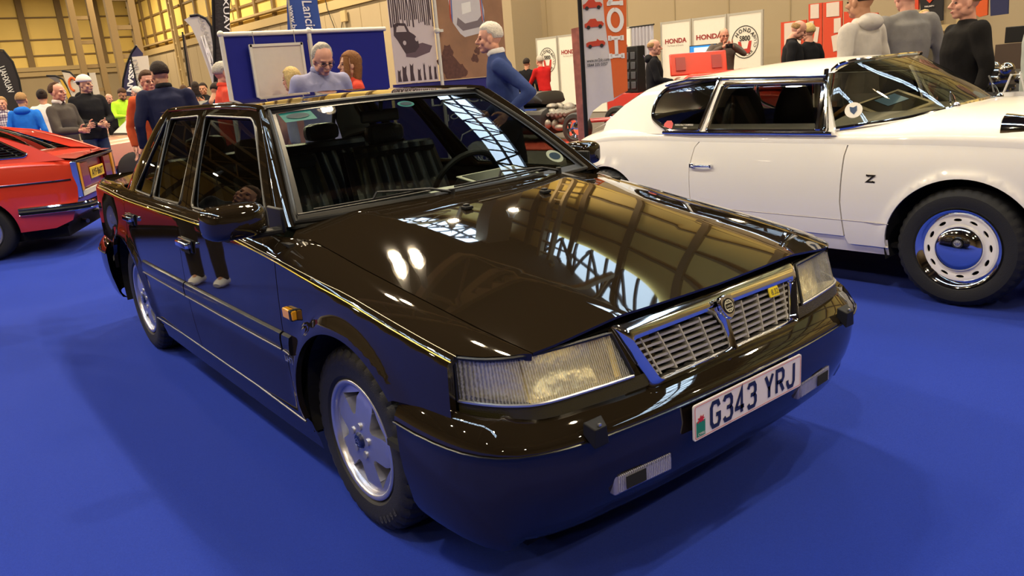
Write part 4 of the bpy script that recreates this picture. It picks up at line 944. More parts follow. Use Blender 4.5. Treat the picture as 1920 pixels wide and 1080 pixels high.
# wheels: chromed steel with slots
def steel_wheel(par, x, s):
    e = bpy.data.objects.new('wheel', None); COL.objects.link(e); e.parent = par; e.location = (x, s*.715, .325); e.rotation_euler = (0,0,pi if s>0 else 0)
    h = .085; R_ = .325
    prof = [(.212,-h*.8),(.225,-h*.98),(.255,-h*1.05),(.285,-h*1.02),(.305,-h*.85),(.315,-h*.72),(.322,-h*.5),(.325,0),(.322,h*.5),(.315,h*.72),(.285,h),(.225,h),(.21,h*.8)]
    m = MB(); m.lathe(prof, axis='Y', n=120, mod=lambda k,j: -.006 if (k in (4,5,6) and j%3==0) else 0, close=True); obj('tyre', m, RUBBER, e, ang=28)
    m = MB(); m.grid(lambda u,v: (lambda r,yy,a:(r*cos(a),yy,r*sin(a)))(interp([(0,.214),(.25,.212),(.5,.200),(.75,.186),(1,.176)])(v), interp([(0,-h*.85),(.25,-h*1.0),(.5,-h*.92),(.75,-h*.75),(1,-h*.62)])(v), 2*pi*u), 64, 12, cu=True); tr_ = obj('trim_ring', m, CHROME, e)
    hs = []
    for k in range(12):
        a = 2*pi*k/12+.1; c_ = (.153*cos(a),.153*sin(a)); t = (-sin(a),cos(a)); n_ = (cos(a),sin(a))
        hs.append([(c_[0]+t[0]*.021*cos(q)+n_[0]*.009*sin(q), c_[1]+t[1]*.021*cos(q)+n_[1]*.009*sin(q)) for q in [2*pi*i/12 for i in range(12)]])
    m = MB(); m.sheet([(.180*cos(2*pi*i/72),.180*sin(2*pi*i/72)) for i in range(72)], lambda a,b_: (a, -h*.62-.020*max(0,(math.hypot(a,b_)-.125)/.05)*max(0,1-(math.hypot(a,b_)-.125)/.06), b_), hs, step=.016, out=(0,-1,0), thick=.01); obj('wheel_disc', m, WHT, e)
    m = MB(); m.cyl((0,-h*.3,0),(0,-h*.28,0),.19,n=32); obj('wheel_back', m, DARK, e)
    m = MB(); m.lathe([(.0,-h*.62-.046),(.04,-h*.62-.045),(.085,-h*.62-.037),(.112,-h*.62-.025),(.122,-h*.62-.012),(.123,-h*.62)], axis='Y', n=48); obj('hub_cap', m, CHROME, e)
for s in (-1,1):
    steel_wheel(Z, 0, s); steel_wheel(Z, -2.48, s)
# show board propped on the dash
A_ = V((-.54,-.46,.975)); e1 = V((-.32,.23,.07)); e2 = V((.15,.29,.07)); nb = e2.cross(e1).normalized(); 
if nb.z < 0: nb = -nb
def quad(a0, a1, b0, b1, d, th_=.006):
    m = MB(); P = [A_+e1*a+e2*b_+nb*d-A_ for a,b_ in ((a0,b0),(a1,b0),(a1,b1),(a0,b1))]
    m.add(P+[p-nb*th_ for p in P],[(0,1,2,3),(7,6,5,4),(0,1,5,4),(1,2,6,5),(2,3,7,6),(3,0,4,7)]); return m
sb = obj('show_board', quad(0,1,0,1,0), mat('board_cream',(.72,.62,.42),.6)); sb.location = tuple(Ow+Fw*A_.x+Nw*A_.y+V((0,0,A_.z))); sb.rotation_euler = (0,0,th)
tag(sb,'framed display board lying behind the windscreen of the white coupe','board')
obj('board_print', quad(.08,.92,.08,.92,.003,.002), mat('print_dark',(.03,.025,.02),.15,coat=.5), sb)
obj('board_picture', quad(.45,.85,.35,.8,.005,.001), mat('print_blue',(.20,.38,.60),.3), sb)
# ================================================================ red coupe (local frame: rear axle centre on the ground, nose +x)
REDP = mat('bright_red_paint', (.62,.035,.010), .3, 0, 1, 1.5, nz=.03, nzs=5)
REDD = mat('red_plastic', (.30,.02,.02), .3, coat=.4)
Q = thing('coupe_car','red coupe seen from behind with yellow number plate at the left edge','car',(-7.656,-.774,0),R(-115))
Wq = interp([(-.80,.72),(-.6,.79),(-.3,.815),(.3,.825),(1.5,.825),(2.6,.80),(3.0,.74),(3.2,.60)])
Tq = interp([(-.80,.90),(-.5,.93),(-.2,.935),(.5,.935),(1.8,.92),(2.3,.86),(2.9,.76),(3.2,.68)])
ARQ = [(.16,.30,.345),(2.35,.30,.345)]
def Yq(x, z):
    y = Wq(x)-(max(0,z-.56)**2*.30 if z>.56 else (.56-z)**2*.35)
    for cx,cz,r in ARQ:
        d = math.hypot(x-cx,z-cz)-r; y += .012*math.exp(-(d/.03)**2)*min(1,max(0,(z-.2)/.15))
    return y
for s in (-1,1):
    g = lambda x, z, s=s: (x, s*Yq(x,z), z); o = (0,s,.2)
    P = [(-.745,.53),(-.66,.33),(-.50,.27)]+arcp(ARQ[0],186,-6,30)+[(.5,.22),(1.85,.22)]+arcp(ARQ[1],190,-10,30)+[(3.0,.26),(3.15,.45),(3.15,.62)]+[(x,Tq(x)-.05) for x in [3.1-.16*i for i in range(24)] if x>-.75]+[(-.79,.86)]
    m = MB(); m.sheet(P, g, step=.05, out=o, thick=.02); obj('body_side', m, REDP, Q)
    m = MB(); m.grid(lambda u,v,s=s: (lambda x: (x, s*(Yq(x,Tq(x)-.05)-.10*(1-cos(v*pi/2))), Tq(x)-.05+.055*sin(v*pi/2)))(-.79+3.9*u), 40, 6, normals=True, out=(0,s*.5,1)); obj('body_shoulder', m, REDP, Q)
    m = MB(); m.tube([(x, s*(Yq(x,.727)+.004), .727) for x in [-.72+.06*i for i in range(60)]], .007, 6); obj('side_trim', m, mat('black_trim',(.01,.01,.01),.3), Q)
    m = MB(); m.tube([(x, s*(Yq(x,.735)+.006), .736) for x in [-.72+.06*i for i in range(60)]], .003, 6); obj('side_trim', m, CHROME, Q)
    c = ARQ[0]
    for c in ARQ:
        m = MB(); m.grid(lambda u,v,c=c,s=s: (c[0]+.357*cos(pi*(1.06-1.12*u)), s*(.79-.34*v), c[1]+.357*sin(pi*(1.06-1.12*u))), 24, 2); obj('wheel_arch_liner', m, DARK, Q)
    # upper side: pillar and quarter window
    yu = lambda z: .735-(z-.93)*.50
    h = lambda x, z, s=s: (x, s*yu(z), z)
    QW = rpoly([(-.10,.985),(-.345,.985),(-.375,1.01),(-.05,1.20),(.30,1.235),(.30,.985)],.02)
    P = [(-.70,.925),(-.40,1.08),(-.05,1.22),(.4,1.275),(.85,1.285),(1.15,1.26),(1.62,.925)]
    DW = rpoly([(.36,.985),(.36,1.235),(.85,1.245),(1.08,1.235),(1.42,.985)],.03)
    m = MB(); m.sheet(P, h, [QW,DW], step=.05, out=o, thick=.02); obj('roof_side', m, REDP, Q)
    for G in (QW,DW):
        m = MB(); m.tube([(p[0], s*(yu(p[1])+.004), p[1]) for p in G], .009, 8, closed=True); fr = obj('side_window', m, CHROME, Q)
        m = MB(); m.sheet(G, lambda x,z,s=s: (x, s*(yu(z)-.012), z), step=.1, out=o); obj('window_pane', m, GLS, fr)
    for k in range(8):
        m = MB(); z = .995+k*.024; x0 = -.35+max(0,(z-1.0))*1.6; m.box(((x0+.29)/2, s*(yu(z)-.004), z),(.29-x0,.006,.012)); obj('window_louvre', m, BLACKP, Q)
ru = interp([(-.70,.945),(-.30,1.0),(-.02,1.16),(.35,1.285),(.85,1.31),(1.15,1.285),(1.62,.945)])
es = interp([(-.70,.925),(-.40,1.08),(-.05,1.22),(.4,1.275),(.85,1.285),(1.15,1.26),(1.62,.925)])
def rq(u, v):
    x = .30+.82*u; a = 2*v-1; return (x, a*yu(es(x)), es(x)+(ru(x)-es(x))*(1-abs(a)**2.5))
m = MB(); m.grid(rq, 12, 16, normals=True, out=(0,0,1)); obj('roof', m, REDP, Q)
def hg(u, v): return (-.27+.55*u, (2*v-1)*(.60-.10*u), .995+.285*u+.02*sin(pi*u)-.02*(2*v-1)**2)
m = MB(); m.grid(hg, 10, 12, normals=True, out=(-.5,0,.8)); obj('rear_glass', m, glass('hatch_glass',(.10,.11,.11),.10), Q)
m = MB(); m.tube([hg(0,i/12) for i in range(13)]+[hg(i/10,1) for i in range(1,11)]+[hg(1,1-i/12) for i in range(1,13)]+[hg(1-i/10,0) for i in range(1,10)], .012, 6, closed=True); obj('glass_seal', m, SEAL, Q)
for s in (-1,1):     # buttress beside the glass
    m = MB(); m.grid(lambda u,v,s=s: V((-.72+1.03*u, s*yu(es(-.72+1.03*u)), es(-.72+1.03*u))).lerp(V((-.40+.68*u, s*(.62-.11*u), .985+.305*u)), v)+V((0,0,.012*sin(pi*v))), 14, 6, normals=True, out=(0,0,1)); obj('buttress', m, REDP, Q)
m = MB(); m.grid(lambda u,v: (-.79+.53*u, (2*v-1)*(.70-.06*u), .925+.065*u+.012*sin(pi*v)-.0*(2*v-1)**2), 8, 12, normals=True, out=(0,0,1)); obj('boot_lid', m, REDP, Q)
m = MB(); m.tube([(-.76,0,.945),(-.76,0,.965)],.010,8); obj('boot_lock', m, CHROME, Q)
m = MB(); m.grid(lambda u,v: (1.62-.47*u, (2*v-1)*(.72-.17*u), .94+.34*u), 8, 12, normals=True, out=(1,0,1)); obj('windscreen', m, GLS, Q)
m = MB(); m.grid(lambda u,v: (1.6+1.55*u, (2*v-1)*.70*(1-.12*u), Tq(1.6+1.55*u)+.02*sin(pi*v)), 12, 10, normals=True, out=(0,0,1)); m.grid(lambda u,v: (3.17, (2*v-1)*.62, .30+.38*u), 3, 3); obj('bonnet', m, REDP, Q)
# tail
m = MB(); m.grid(lambda u,v: (-.745-.005*v, (2*u-1)*.70, .545+.35*v), 4, 4, normals=True, out=(-1,0,0)); tp = obj('tail_panel', m, REDD, Q)
def fr_box(c, d, nm, mt, par=tp, bev=.004): 
    m = MB(); m.box(c, d); return obj(nm, m, mt, par, bevel=bev)
fr_box((-.77,0,.895),(.05,1.46,.022),'dark_frame',SEAL)
for s in (-1,1):
    fr_box((-.765,s*.715,.72),(.06,.035,.35),'tail_frame',CHROME)
    fr_box((-.775,s*.655,.74),(.035,.085,.28),'tail_lamp',AMBER)
    fr_box((-.770,s*.45,.745),(.03,.26,.24),'tail_lamp',mat('dull_red_lens',(.20,.008,.008),.25,coat=.5))
fr_box((-.772,0,.572),(.03,1.34,.055),'reversing_strip',mat('pale_strip',(.55,.53,.48),.4))
pp = fr_box((-.778,0,.735),(.01,.52,.115),'number_plate',mat('yellow_plate',(.85,.58,.02),.4))
pp['label'] = 'yellow rear number plate'
for w_,yy,ww in (('AYF',.13,.19),('860T',-.11,.24)): m = MB(); text(m,w_,(-.7835,yy,.735),(0,-1,0),(0,0,1),ww,.075,.012); obj('plate_characters', m, DARK, pp, recalc=False)
# bumper: wraps round the corner
pth = [(-.22,.812),(-.50,.815),(-.68,.80),(-.78,.76),(-.83,.66),(-.845,.4),(-.85,0)]
pth = curve(pth, 20); pth = pth+[(p[0],-p[1]) for p in pth[::-1][1:]]
def bumpq(z0, z1, off, nm, mt):
    rr = []
    for i,(x,y) in enumerate(pth):
        a = V(pth[max(0,i-1)]); b_ = V(pth[min(len(pth)-1,i+1)]); t = (b_-a).normalized(); n = V((t.y,-t.x)); 
        if n.dot(V((-.3*1,0))+V((x+.2,y)))<0: n = -n
        rr.append([(x+n.x*q,y+n.y*q,z) for q,z in ((-.03,z0),(off*.7,z0),(off,(z0+z1)/2),(off*.7,z1),(-.03,z1))])
    m = MB(); m.rings(rr); return obj(nm, m, mt, Q, ang=50)
bq = bumpq(.478,.505,.03,'bumper_blade',CHROME); bumpq(.445,.478,.038,'bumper_rubber',BLACKP); bumpq(.425,.445,.028,'bumper_blade',CHROME)
m = MB(); m.grid(lambda u,v: (-.72+.16*v**2, (2*u-1)*.74, .54-.26*v), 4, 6, normals=True, out=(-1,0,0)); obj('rear_valance', m, REDP, Q)
m = MB(); m.tube([(-.30,-.18,.25),(-.46,0,.243),(-.63,.18,.232)],.022,10); obj('exhaust_pipe', m, mat('dull_steel',(.25,.24,.24),.35,.9), Q)
m = MB(); m.box((1.2,0,.20),(3.5,1.2,.10)); m.box((-.35,.1,.24),(.4,.9,.14)); obj('underbody', m, DARK, Q)
for x in (.16,2.35):
    for s in (-1,1):
        e = bpy.data.objects.new('wheel', None); COL.objects.link(e); e.parent = Q; e.location = (x,s*.70,.292); e.rotation_euler = (0,0,pi if s>0 else 0)
        h = .085; R_ = .292
        m = MB(); m.lathe([(.18,-h*.8),(.195,-h),(.25,-h*1.05),(.275,-h*.9),(.287,-h*.65),(.292,0),(.287,h*.65),(.275,h*.9),(.2,h),(.18,h*.8)], axis='Y', n=64, close=True); obj('tyre', m, RUBBER, e)
        m = MB(); m.lathe([(.182,-h*.8),(.175,-h*1.0),(.165,-h*.8),(.15,-h*.5),(.06,-h*.55),(.05,-h*.75),(0.0,-h*.78)], axis='Y', n=48); obj('wheel_disc', m, MATS['alloy'], e)
m = MB(); m.box((.9,0,.9),(1.3,1.2,.05)); m.box((1.0,.35,1.0),(.12,.45,.35)); m.box((1.0,-.35,1.0),(.12,.45,.35)); obj('cabin_inside', m, DARK, Q)
# ================================================================ stand panels, posters, banners
def flat(name, label, cat, pts, m, th=.012, group=None, part='panel', z0=None):
    """upright flat thing whose outline is given in the hall; returns its root and outward normal"""
    P = [V(p) for p in pts]; c = sum(P, V((0,0,0)))/len(P); zb = min(p.z for p in P) if z0 is None else z0
    t = thing(name, label, cat, (c.x,c.y,zb), group=group)
    n = V((0,0,0))
    for i in range(len(P)): n += P[i].cross(P[(i+1)%len(P)])
    n.z = 0; n.normalize()
    if n.dot(CP-c) < 0: n = -n
    t['nx'] = 0; del t['nx']
    fpart(t, n, part, pts, m, 0, th); return t, n
def fpart(t, n, name, pts, m, off, th=.006, par=None, label=None):
    L = V(t.location) if t.parent is None else V(t.parent.location); P = [V(p)-L+n*off for p in pts]; K = len(P)
    mb = MB(); mb.add([p for p in P]+[p-n*th for p in P], [tuple(range(K)), tuple(range(K,2*K))[::-1]]+[(i,(i+1)%K,K+(i+1)%K,K+i) for i in range(K)])
    return obj(name, mb, m, par or t, smooth=False, label=label)
def ftext(t, n, name, s, a, b, h, m, off=.012, w=None, bold=.01, par=None, v=None, mirror=False):
    """lettering whose middle line runs from a to b"""
    L = V(t.location); a, b = V(a)-L, V(b)-L; u = (b-a); c = (a+b)/2+n*off; w = w or u.length
    if v is None: v = V((0,0,1)); u.z = 0
    mb = MB(); text(mb, s, c, u, v, w, h, bold, mirror); return obj(name, mb, m, par or t, recalc=False, smooth=False)
def fstrokes(t, n, name, lines, pts, m, th, off=.012, par=None):
    pass
POLE = mat('white_pole', (.72,.68,.58), .4); NAVYF = mat('royal_blue_loop_fabric', (.008,.012,.22), .9, bump=.2, bs=300)
INKR = mat('ink_dark_red', (.30,.02,.02), .5); INKB = mat('ink_black', (.02,.018,.016), .5); INKW = mat('ink_white', (.85,.83,.78), .5); INKG = mat('ink_grey', (.35,.33,.30), .5)
# blue display screen with tubular frame
t = thing('display_screen', 'blue fabric display screen in a white tubular frame behind the black saloon roof', 'display screen', (-5.6,1.8,0))
m = MB(); m.box((-.02,-.44,1.0),(.03,.84,1.9)); obj('fabric_panel', m, NAVYF, t)
m = MB(); m.box((-.02,.45,1.0),(.03,.84,1.9)); obj('fabric_panel', m, NAVYF, t)
for y in (-.89,.005):
    m = MB(); m.cyl((0,y,0),(0,y,1.99),.022,n=12); m.ell((0,y,1.97),(.032,.032,.032),10,8); obj('frame_post', m, POLE, t)
m = MB(); m.cyl((0,-.89,1.965),(0,.89,1.965),.022,n=12); obj('frame_rail', m, POLE, t)
t = thing('notice_board', 'blank pale notice board hung on the blue display screen', 'notice board', (-5.57,1.42,.95))
m = MB(); m.box((.012,0,.45),(.02,.51,.88)); obj('board', m, mat('board_pale',(.66,.60,.52),.6), t, bevel=.004)
m = MB(); 
for a,b,c,d in ((0,.9,.54,.025),(0,0,.54,.025)): m.box((.018,a,b),(.03,c,d))
m.box((.018,-.262,.45),(.03,.025,.92)); m.box((.018,.262,.45),(.03,.025,.92)); obj('board_frame', m, POLE, t)
for y in (-.22,.20):
    m = MB(); m.cyl((.02,y,.91),(.02,y,1.03),.004,n=6); obj('hanging_wire', m, ALU, t)
# poster 1: old rally car in the snow among bare trees
t = thing('photo_poster', 'tall black and white photograph poster of a dark vintage rally car in snow', 'poster', (-5.6,3.035,1.38))
m = MB(); m.box((0,0,.72),(.01,.56,1.44)); obj('print', m, mat('snow_print',(.62,.53,.53),.6,nz=.06,nzs=5), t)
PD = mat('print_dark_plum',(.06,.035,.045),.6)
rr_ = random.Random(3)
for k in range(22):
    y = -.27+.54*k/21; m = MB(); z0 = .62+rr_.uniform(-.05,.06); P = [(.0065,y+rr_.uniform(-.006,.006)*j,z0+.16*j) for j in range(6)]
    m.tube(P, .005+.004*rr_.random(), 4); obj('tree_print', m, PD, t)
m = MB(); sc_ = lambda P: [(.0062,-.25+.42*a,.30+.34*b) for a,b in P]
m.add(sc_([(.0,.62),(.02,.95),(.12,1.0),(.38,.98),(.48,.72),(.62,.62),(.72,.50),(.74,.24),(.60,.08),(.30,.04),(.22,.20),(.10,.46)]),[tuple(range(12))]); obj('car_print', m, PD, t)
m = MB(); m.add([(.0061,-.25+.42*a,.30+.34*b) for a,b in ((.3,-.06),(.6,-.1),(1.05,.05),(1.15,.25),(.85,.36),(.6,.3),(.3,.06))],[tuple(range(7))]); obj('shadow_print', m, mat('print_plum',(.13,.08,.10),.6), t)
m = MB(); m.add([(.0068,-.25+.42*a,.30+.34*b) for a,b in ((.08,.72),(.12,.92),(.34,.90),(.40,.72))],[(0,1,2,3)]); obj('window_print', m, mat('print_pale',(.55,.47,.47),.6), t)
for a,b in ((.30,.38),(.68,.48)):
    m = MB(); m.add([(.0070,-.25+.42*(a+.05*cos(q)),.30+.34*(b+.07*sin(q))) for q in [2*pi*i/14 for i in range(14)]],[tuple(range(14))]); obj('lamp_print', m, MATS['print_pale'], t)
for a,w_,h_ in ((-.26,.05,.13),(-.20,.07,.17),(-.10,.06,.19),(.0,.05,.13),(.08,.03,.19),(.15,.04,.16),(.22,.04,.15)):
    m = MB(); m.add([(.0066,a+w_*p,.02+h_*q) for p,q in ((0,0),(1,0),(.8,.5),(.95,1),(.55,.85),(.2,1),(.1,.4))],[tuple(range(7))]); obj('spectator_print', m, PD, t)
# poster 2: white rally car on brown dirt
t = thing('photo_poster', 'large brown poster of a white striped rally car throwing up dirt', 'poster', (-5.6,3.83,1.38))
def dirt():
    m = mat('dirt_print',(.33,.17,.09),.6,nz=.45,nzs=3.2); return m
m = MB(); m.box((0,0,.72),(.01,.97,1.44)); obj('print', m, dirt(), t)
def pc(P, nm, mt, d): 
    m = MB(); m.add([(.006+d,a,b) for a,b in P],[tuple(range(len(P)))]); obj(nm, m, mt, t)
pc([(-.30,.95),(-.25,.62),(-.16,.50),(-.10,.46),(.14,.50),(.19,.56),(.21,.75),(.16,.98),(.10,1.05),(-.22,1.05)],'car_print',mat('print_white',(.62,.58,.58),.6),.0005)
pc([(-.20,.60),(-.12,.53),(.12,.565),(.185,.62),(.17,.70),(.10,.64),(-.08,.61),(-.18,.68)],'bumper_print',mat('print_grey',(.20,.16,.17),.6),.001)
for k,(a,c) in enumerate(((-.285,mat('print_red',(.5,.06,.03),.6)),(-.265,mat('print_blue2',(.08,.12,.35),.6)),(.165,MATS['print_red']),(.185,MATS['print_blue2']))):
    pc([(a,.62+(.06 if k<2 else .02)),(a+.015,.62),(a+(.03 if k<2 else .0),.98),(a+(.015 if k<2 else -.015),.98)],'stripe_print',c,.0012)
pc([(-.11,.71),(.02,.74),(.02,.85),(-.11,.83)],'roundel_print',INKW,.0013)
for k,(a,b,r) in enumerate(((-.40,.18,.11),(-.32,.10,.14),(-.20,.08,.08),(-.36,.32,.07),(.02,.22,.05),(.06,.30,.04),(.28,.42,.05))):
    pc([(a+r*(1+.25*sin(3*q+k))*cos(q), max(.01,b+r*(1+.25*cos(4*q+k))*sin(q))) for q in [2*pi*i/18 for i in range(18)]],'dust_print',mat('dust_dark',(.12,.05,.035),.8,nz=.5,nzs=30),.0004+k*.0001)
for y,lab in ((3.335,'slim white frame pole between the two photograph posters'),):
    t2 = thing('frame_pole', lab, 'pole', (-5.565,y,0)); m = MB(); m.cyl((0,0,0),(0,0,2.9),.020,n=12); obj('pole', m, POLE, t2)
    m = MB(); m.ell((0,0,1.92),(.035,.035,.035),10,8); m.box((.0,.04,1.92),(.04,.06,.03)); obj('clamp', m, POLE, t2)
# blue club panel below the posters
t = thing('club_panel', 'dark blue join here club panel with white lettering and shield behind the saloon', 'display panel', (-5.63,3.53,0))
m = MB(); m.box((0,0,.69),(.03,1.6,1.37)); obj('panel', m, mat('indigo_panel',(.018,.016,.17),.6), t)
def ct(s, y, z, w, h, nm='panel_lettering', mt=INKW, x=.018): 
    m = MB(); text(m, s, (x,y,z), (0,1,0), (0,0,1), w, h, .006); obj(nm, m, mt, t, recalc=False, smooth=False)
ct('LANCIA', .12, 1.15, .92, .10); ct('JOIN HERE', .23, .95, .78, .08)
shl = [(-.27,.60),(-.20,.74),(0,.80),(.20,.74),(.27,.60),(.24,.30),(.12,.10),(0,.02),(-.12,.10),(-.24,.30),(-.27,.60)]
m = MB(); strokes(m, [[(p[0]-.0,p[1]) for p in shl]], (.018,.25,0), (0,1,0), (0,0,1), 1, 1, .014, .001); obj('shield_outline', m, INKW, t, smooth=False)
m = MB(); m.add([(.0185,.25+.21*cos(2*pi*i/36),.43+.21*sin(2*pi*i/36)) for i in range(36)],[tuple(range(36))]); obj('shield_disc', m, mat('disc_grey',(.50,.48,.42),.6), t)
m = MB(); m.add([(.0195,a,b) for a,b in ((.13,.36),(.45,.36),(.45,.50),(.13,.50))],[(0,1,2,3)]); obj('name_flag', m, mat('flag_navy',(.015,.02,.13),.6), t)
ct('LANCIA', .29, .43, .28, .075, 'flag_lettering', INKW, .021)
# tall blue flag behind the screen
t, n = flat('tall_flag', 'tall blue fabric flag with white lettering reading downwards above the display screen', 'flag', [(-8.178,2.79,2.814),(-7.959,3.077,2.787),(-7.949,3.089,2.016),(-8.233,2.718,2.052)], mat('flag_blue',(.03,.08,.32),.7), .01, z0=0)
ftext(t,n,'flag_lettering','Lancia', [(-8.038,2.973,2.519)][0], [(-8.03,2.983,2.129)][0], .13, INKW, v=(V([(-7.988,3.039,2.366)][0])-V([(-8.064,2.939,2.376)][0])))
ftext(t,n,'flag_lettering','www.be', [(-8.166,2.805,2.482)][0], [(-8.163,2.809,2.146)][0], .07, INKW, v=(V([(-7.988,3.039,2.366)][0])-V([(-8.064,2.939,2.376)][0])))
L = V(t.location); a_ = V([(-8.178,2.79,2.814)][0])-L; b_ = V([(-8.233,2.718,2.052)][0])-L; m = MB(); m.cyl((b_.x,b_.y,0),(a_.x,a_.y,a_.z),.015); obj('flag_pole', m, ALU, t)
# white and orange sail flag of the mid engined sports car club
MR = 10.5
t, n = flat('sail_flag', 'white sail flag with three small red cars and an orange lettered strip', 'flag', [(-5.468,5.512,2.406),(-5.124,5.961,2.363),(-5.14,5.94,1.523),(-5.143,5.937,1.054),(-5.252,5.794,0.96),(-5.26,5.783,0.947),(-5.347,5.67,0.917),(-5.426,5.566,0.832),(-5.482,5.492,0.673)], mat('flag_white',(.66,.62,.60),.6), .01, z0=0)
fpart(t,n,'orange_strip', [(-5.312,5.715,2.387),(-5.124,5.961,2.363),(-5.14,5.94,1.523),(-5.143,5.937,1.054),(-5.255,5.789,0.974),(-5.265,5.777,1.407),(-5.301,5.73,1.937)], mat('strip_orange',(.72,.13,.02),.6), .004, .004)
up_ = (V([(-5.362,5.649,1.815)][0])-V([(-5.195,5.868,1.826)][0]))
for ch_, a, b, hh in (('H',(1159,108),(1157,62),0),('O',(1156,58),(1154,14),0),('N',(1153,8),(1151,-36),0)):
    pass
SLAB = {'H':[[(0,.1),(0,.9)],[(1,.1),(1,.9)],[(.5,.1),(.5,.9)]]}
L = V(t.location)
def slabs(lines, org, ux, uy, th_, nm, mt):
    m = MB(); o_ = V(org)-L+n*.012; e1 = V(ux)-V(org); e2 = V(uy)-V(org); w_, h_ = e1.length, e2.length
    strokes(m, lines, o_, e1, e2, w_, h_, th_, .0); obj(nm, m, mt, t, smooth=False, recalc=False)
# H then O then N turned on their side, reading upwards
HL = [[(0,.04),(.22,.04)],[(.11,.04),(.11,.96)],[(0,.96),(.22,.96)],[(.78,.04),(1,.04)],[(.89,.04),(.89,.96)],[(.78,.96),(1,.96)],[(.11,.5),(.89,.5)]]
OL = [[(.5+.42*cos(q),.5+.46*sin(q)) for q in [2*pi*i/24 for i in range(25)]]]
NL = [[(0,.04),(.22,.04)],[(.11,.04),(.11,.96)],[(.11,.96),(.89,.04)],[(.89,.04),(.89,.96)],[(.78,.96),(1,.96)],[(0,.96),(.15,.96)]]
slabs(HL, [(-5.167,5.905,1.467)][0], [(-5.168,5.904,1.751)][0], [(-5.272,5.768,1.474)][0], .045, 'strip_lettering', INKW)
slabs(OL, [(-5.163,5.91,1.789)][0], [(-5.164,5.909,2.088)][0], [(-5.275,5.763,1.797)][0], .050, 'strip_lettering', INKW)
slabs(NL, [(-5.163,5.91,2.113)][0], [(-5.165,5.908,2.381)][0], [(-5.271,5.77,2.12)][0], .045, 'strip_lettering', INKW)
CR_ = mat('print_car_red',(.55,.05,.02),.5)
for k,(cx,cy) in enumerate(((1111,10),(1114,46),(1117,82))):
    o3 = V([(-5.39,5.614,2.142),(-5.385,5.621,1.909),(-5.379,5.627,1.673)][k])-L+n*.008; u3 = V([(-5.317,5.709,1.939),(-5.234,5.817,1.942)][1])-V([(-5.317,5.709,1.939),(-5.234,5.817,1.942)][0]); u3.normalize(); v3 = V((0,0,1))
    sil = [(-.12,-.03),(.11,-.03),(.125,.0),(.10,.03),(.04,.035),(.02,.07),(-.05,.07),(-.09,.03),(-.125,.015)] if k < 2 else [(-.12,-.03),(.11,-.03),(.125,.0),(.10,.03),(.05,.035),(.02,.06),(.01,.035),(-.09,.03),(-.125,.015)]
    m = MB(); m.prism(sil, o3, u3, v3, .002); obj('car_print', m, CR_, t, smooth=False)
    for q in (-.075,.075):
        m = MB(); m.prism([(q+.024*cos(a),-.03+.024*sin(a)) for a in [2*pi*i/12 for i in range(12)]], o3+n*.003, u3, v3, .002); obj('wheel_print', m, INKB, t, smooth=False)
ftext(t,n,'flag_lettering','www.mr2dc.com', [(-5.457,5.526,1.471)][0], [(-5.28,5.757,1.468)][0], .042, INKB)
ftext(t,n,'flag_lettering','0844 335 0357', [(-5.454,5.529,1.418)][0], [(-5.294,5.738,1.41)][0], .040, INKB)
m = MB(); p0 = V([(-5.474,5.504,2.47)][0])-L; p1 = V([(-5.489,5.484,0.465)][0])-L; m.cyl((p1.x,p1.y,0),(p1.x,p1.y,p0.z),.028); obj('flag_pole', m, BLACKP, t)
t, n = flat('narrow_banner', 'narrow red and grey photo printed banner beside the sail flag pole', 'banner', [(-5.858,5.659,1.897),(-5.776,5.767,1.914),(-5.771,5.774,0.016),(-5.843,5.679,0.026)], mat('red_photo_print',(.42,.14,.10),.6,nz=.75,nzs=9), .02, z0=0)
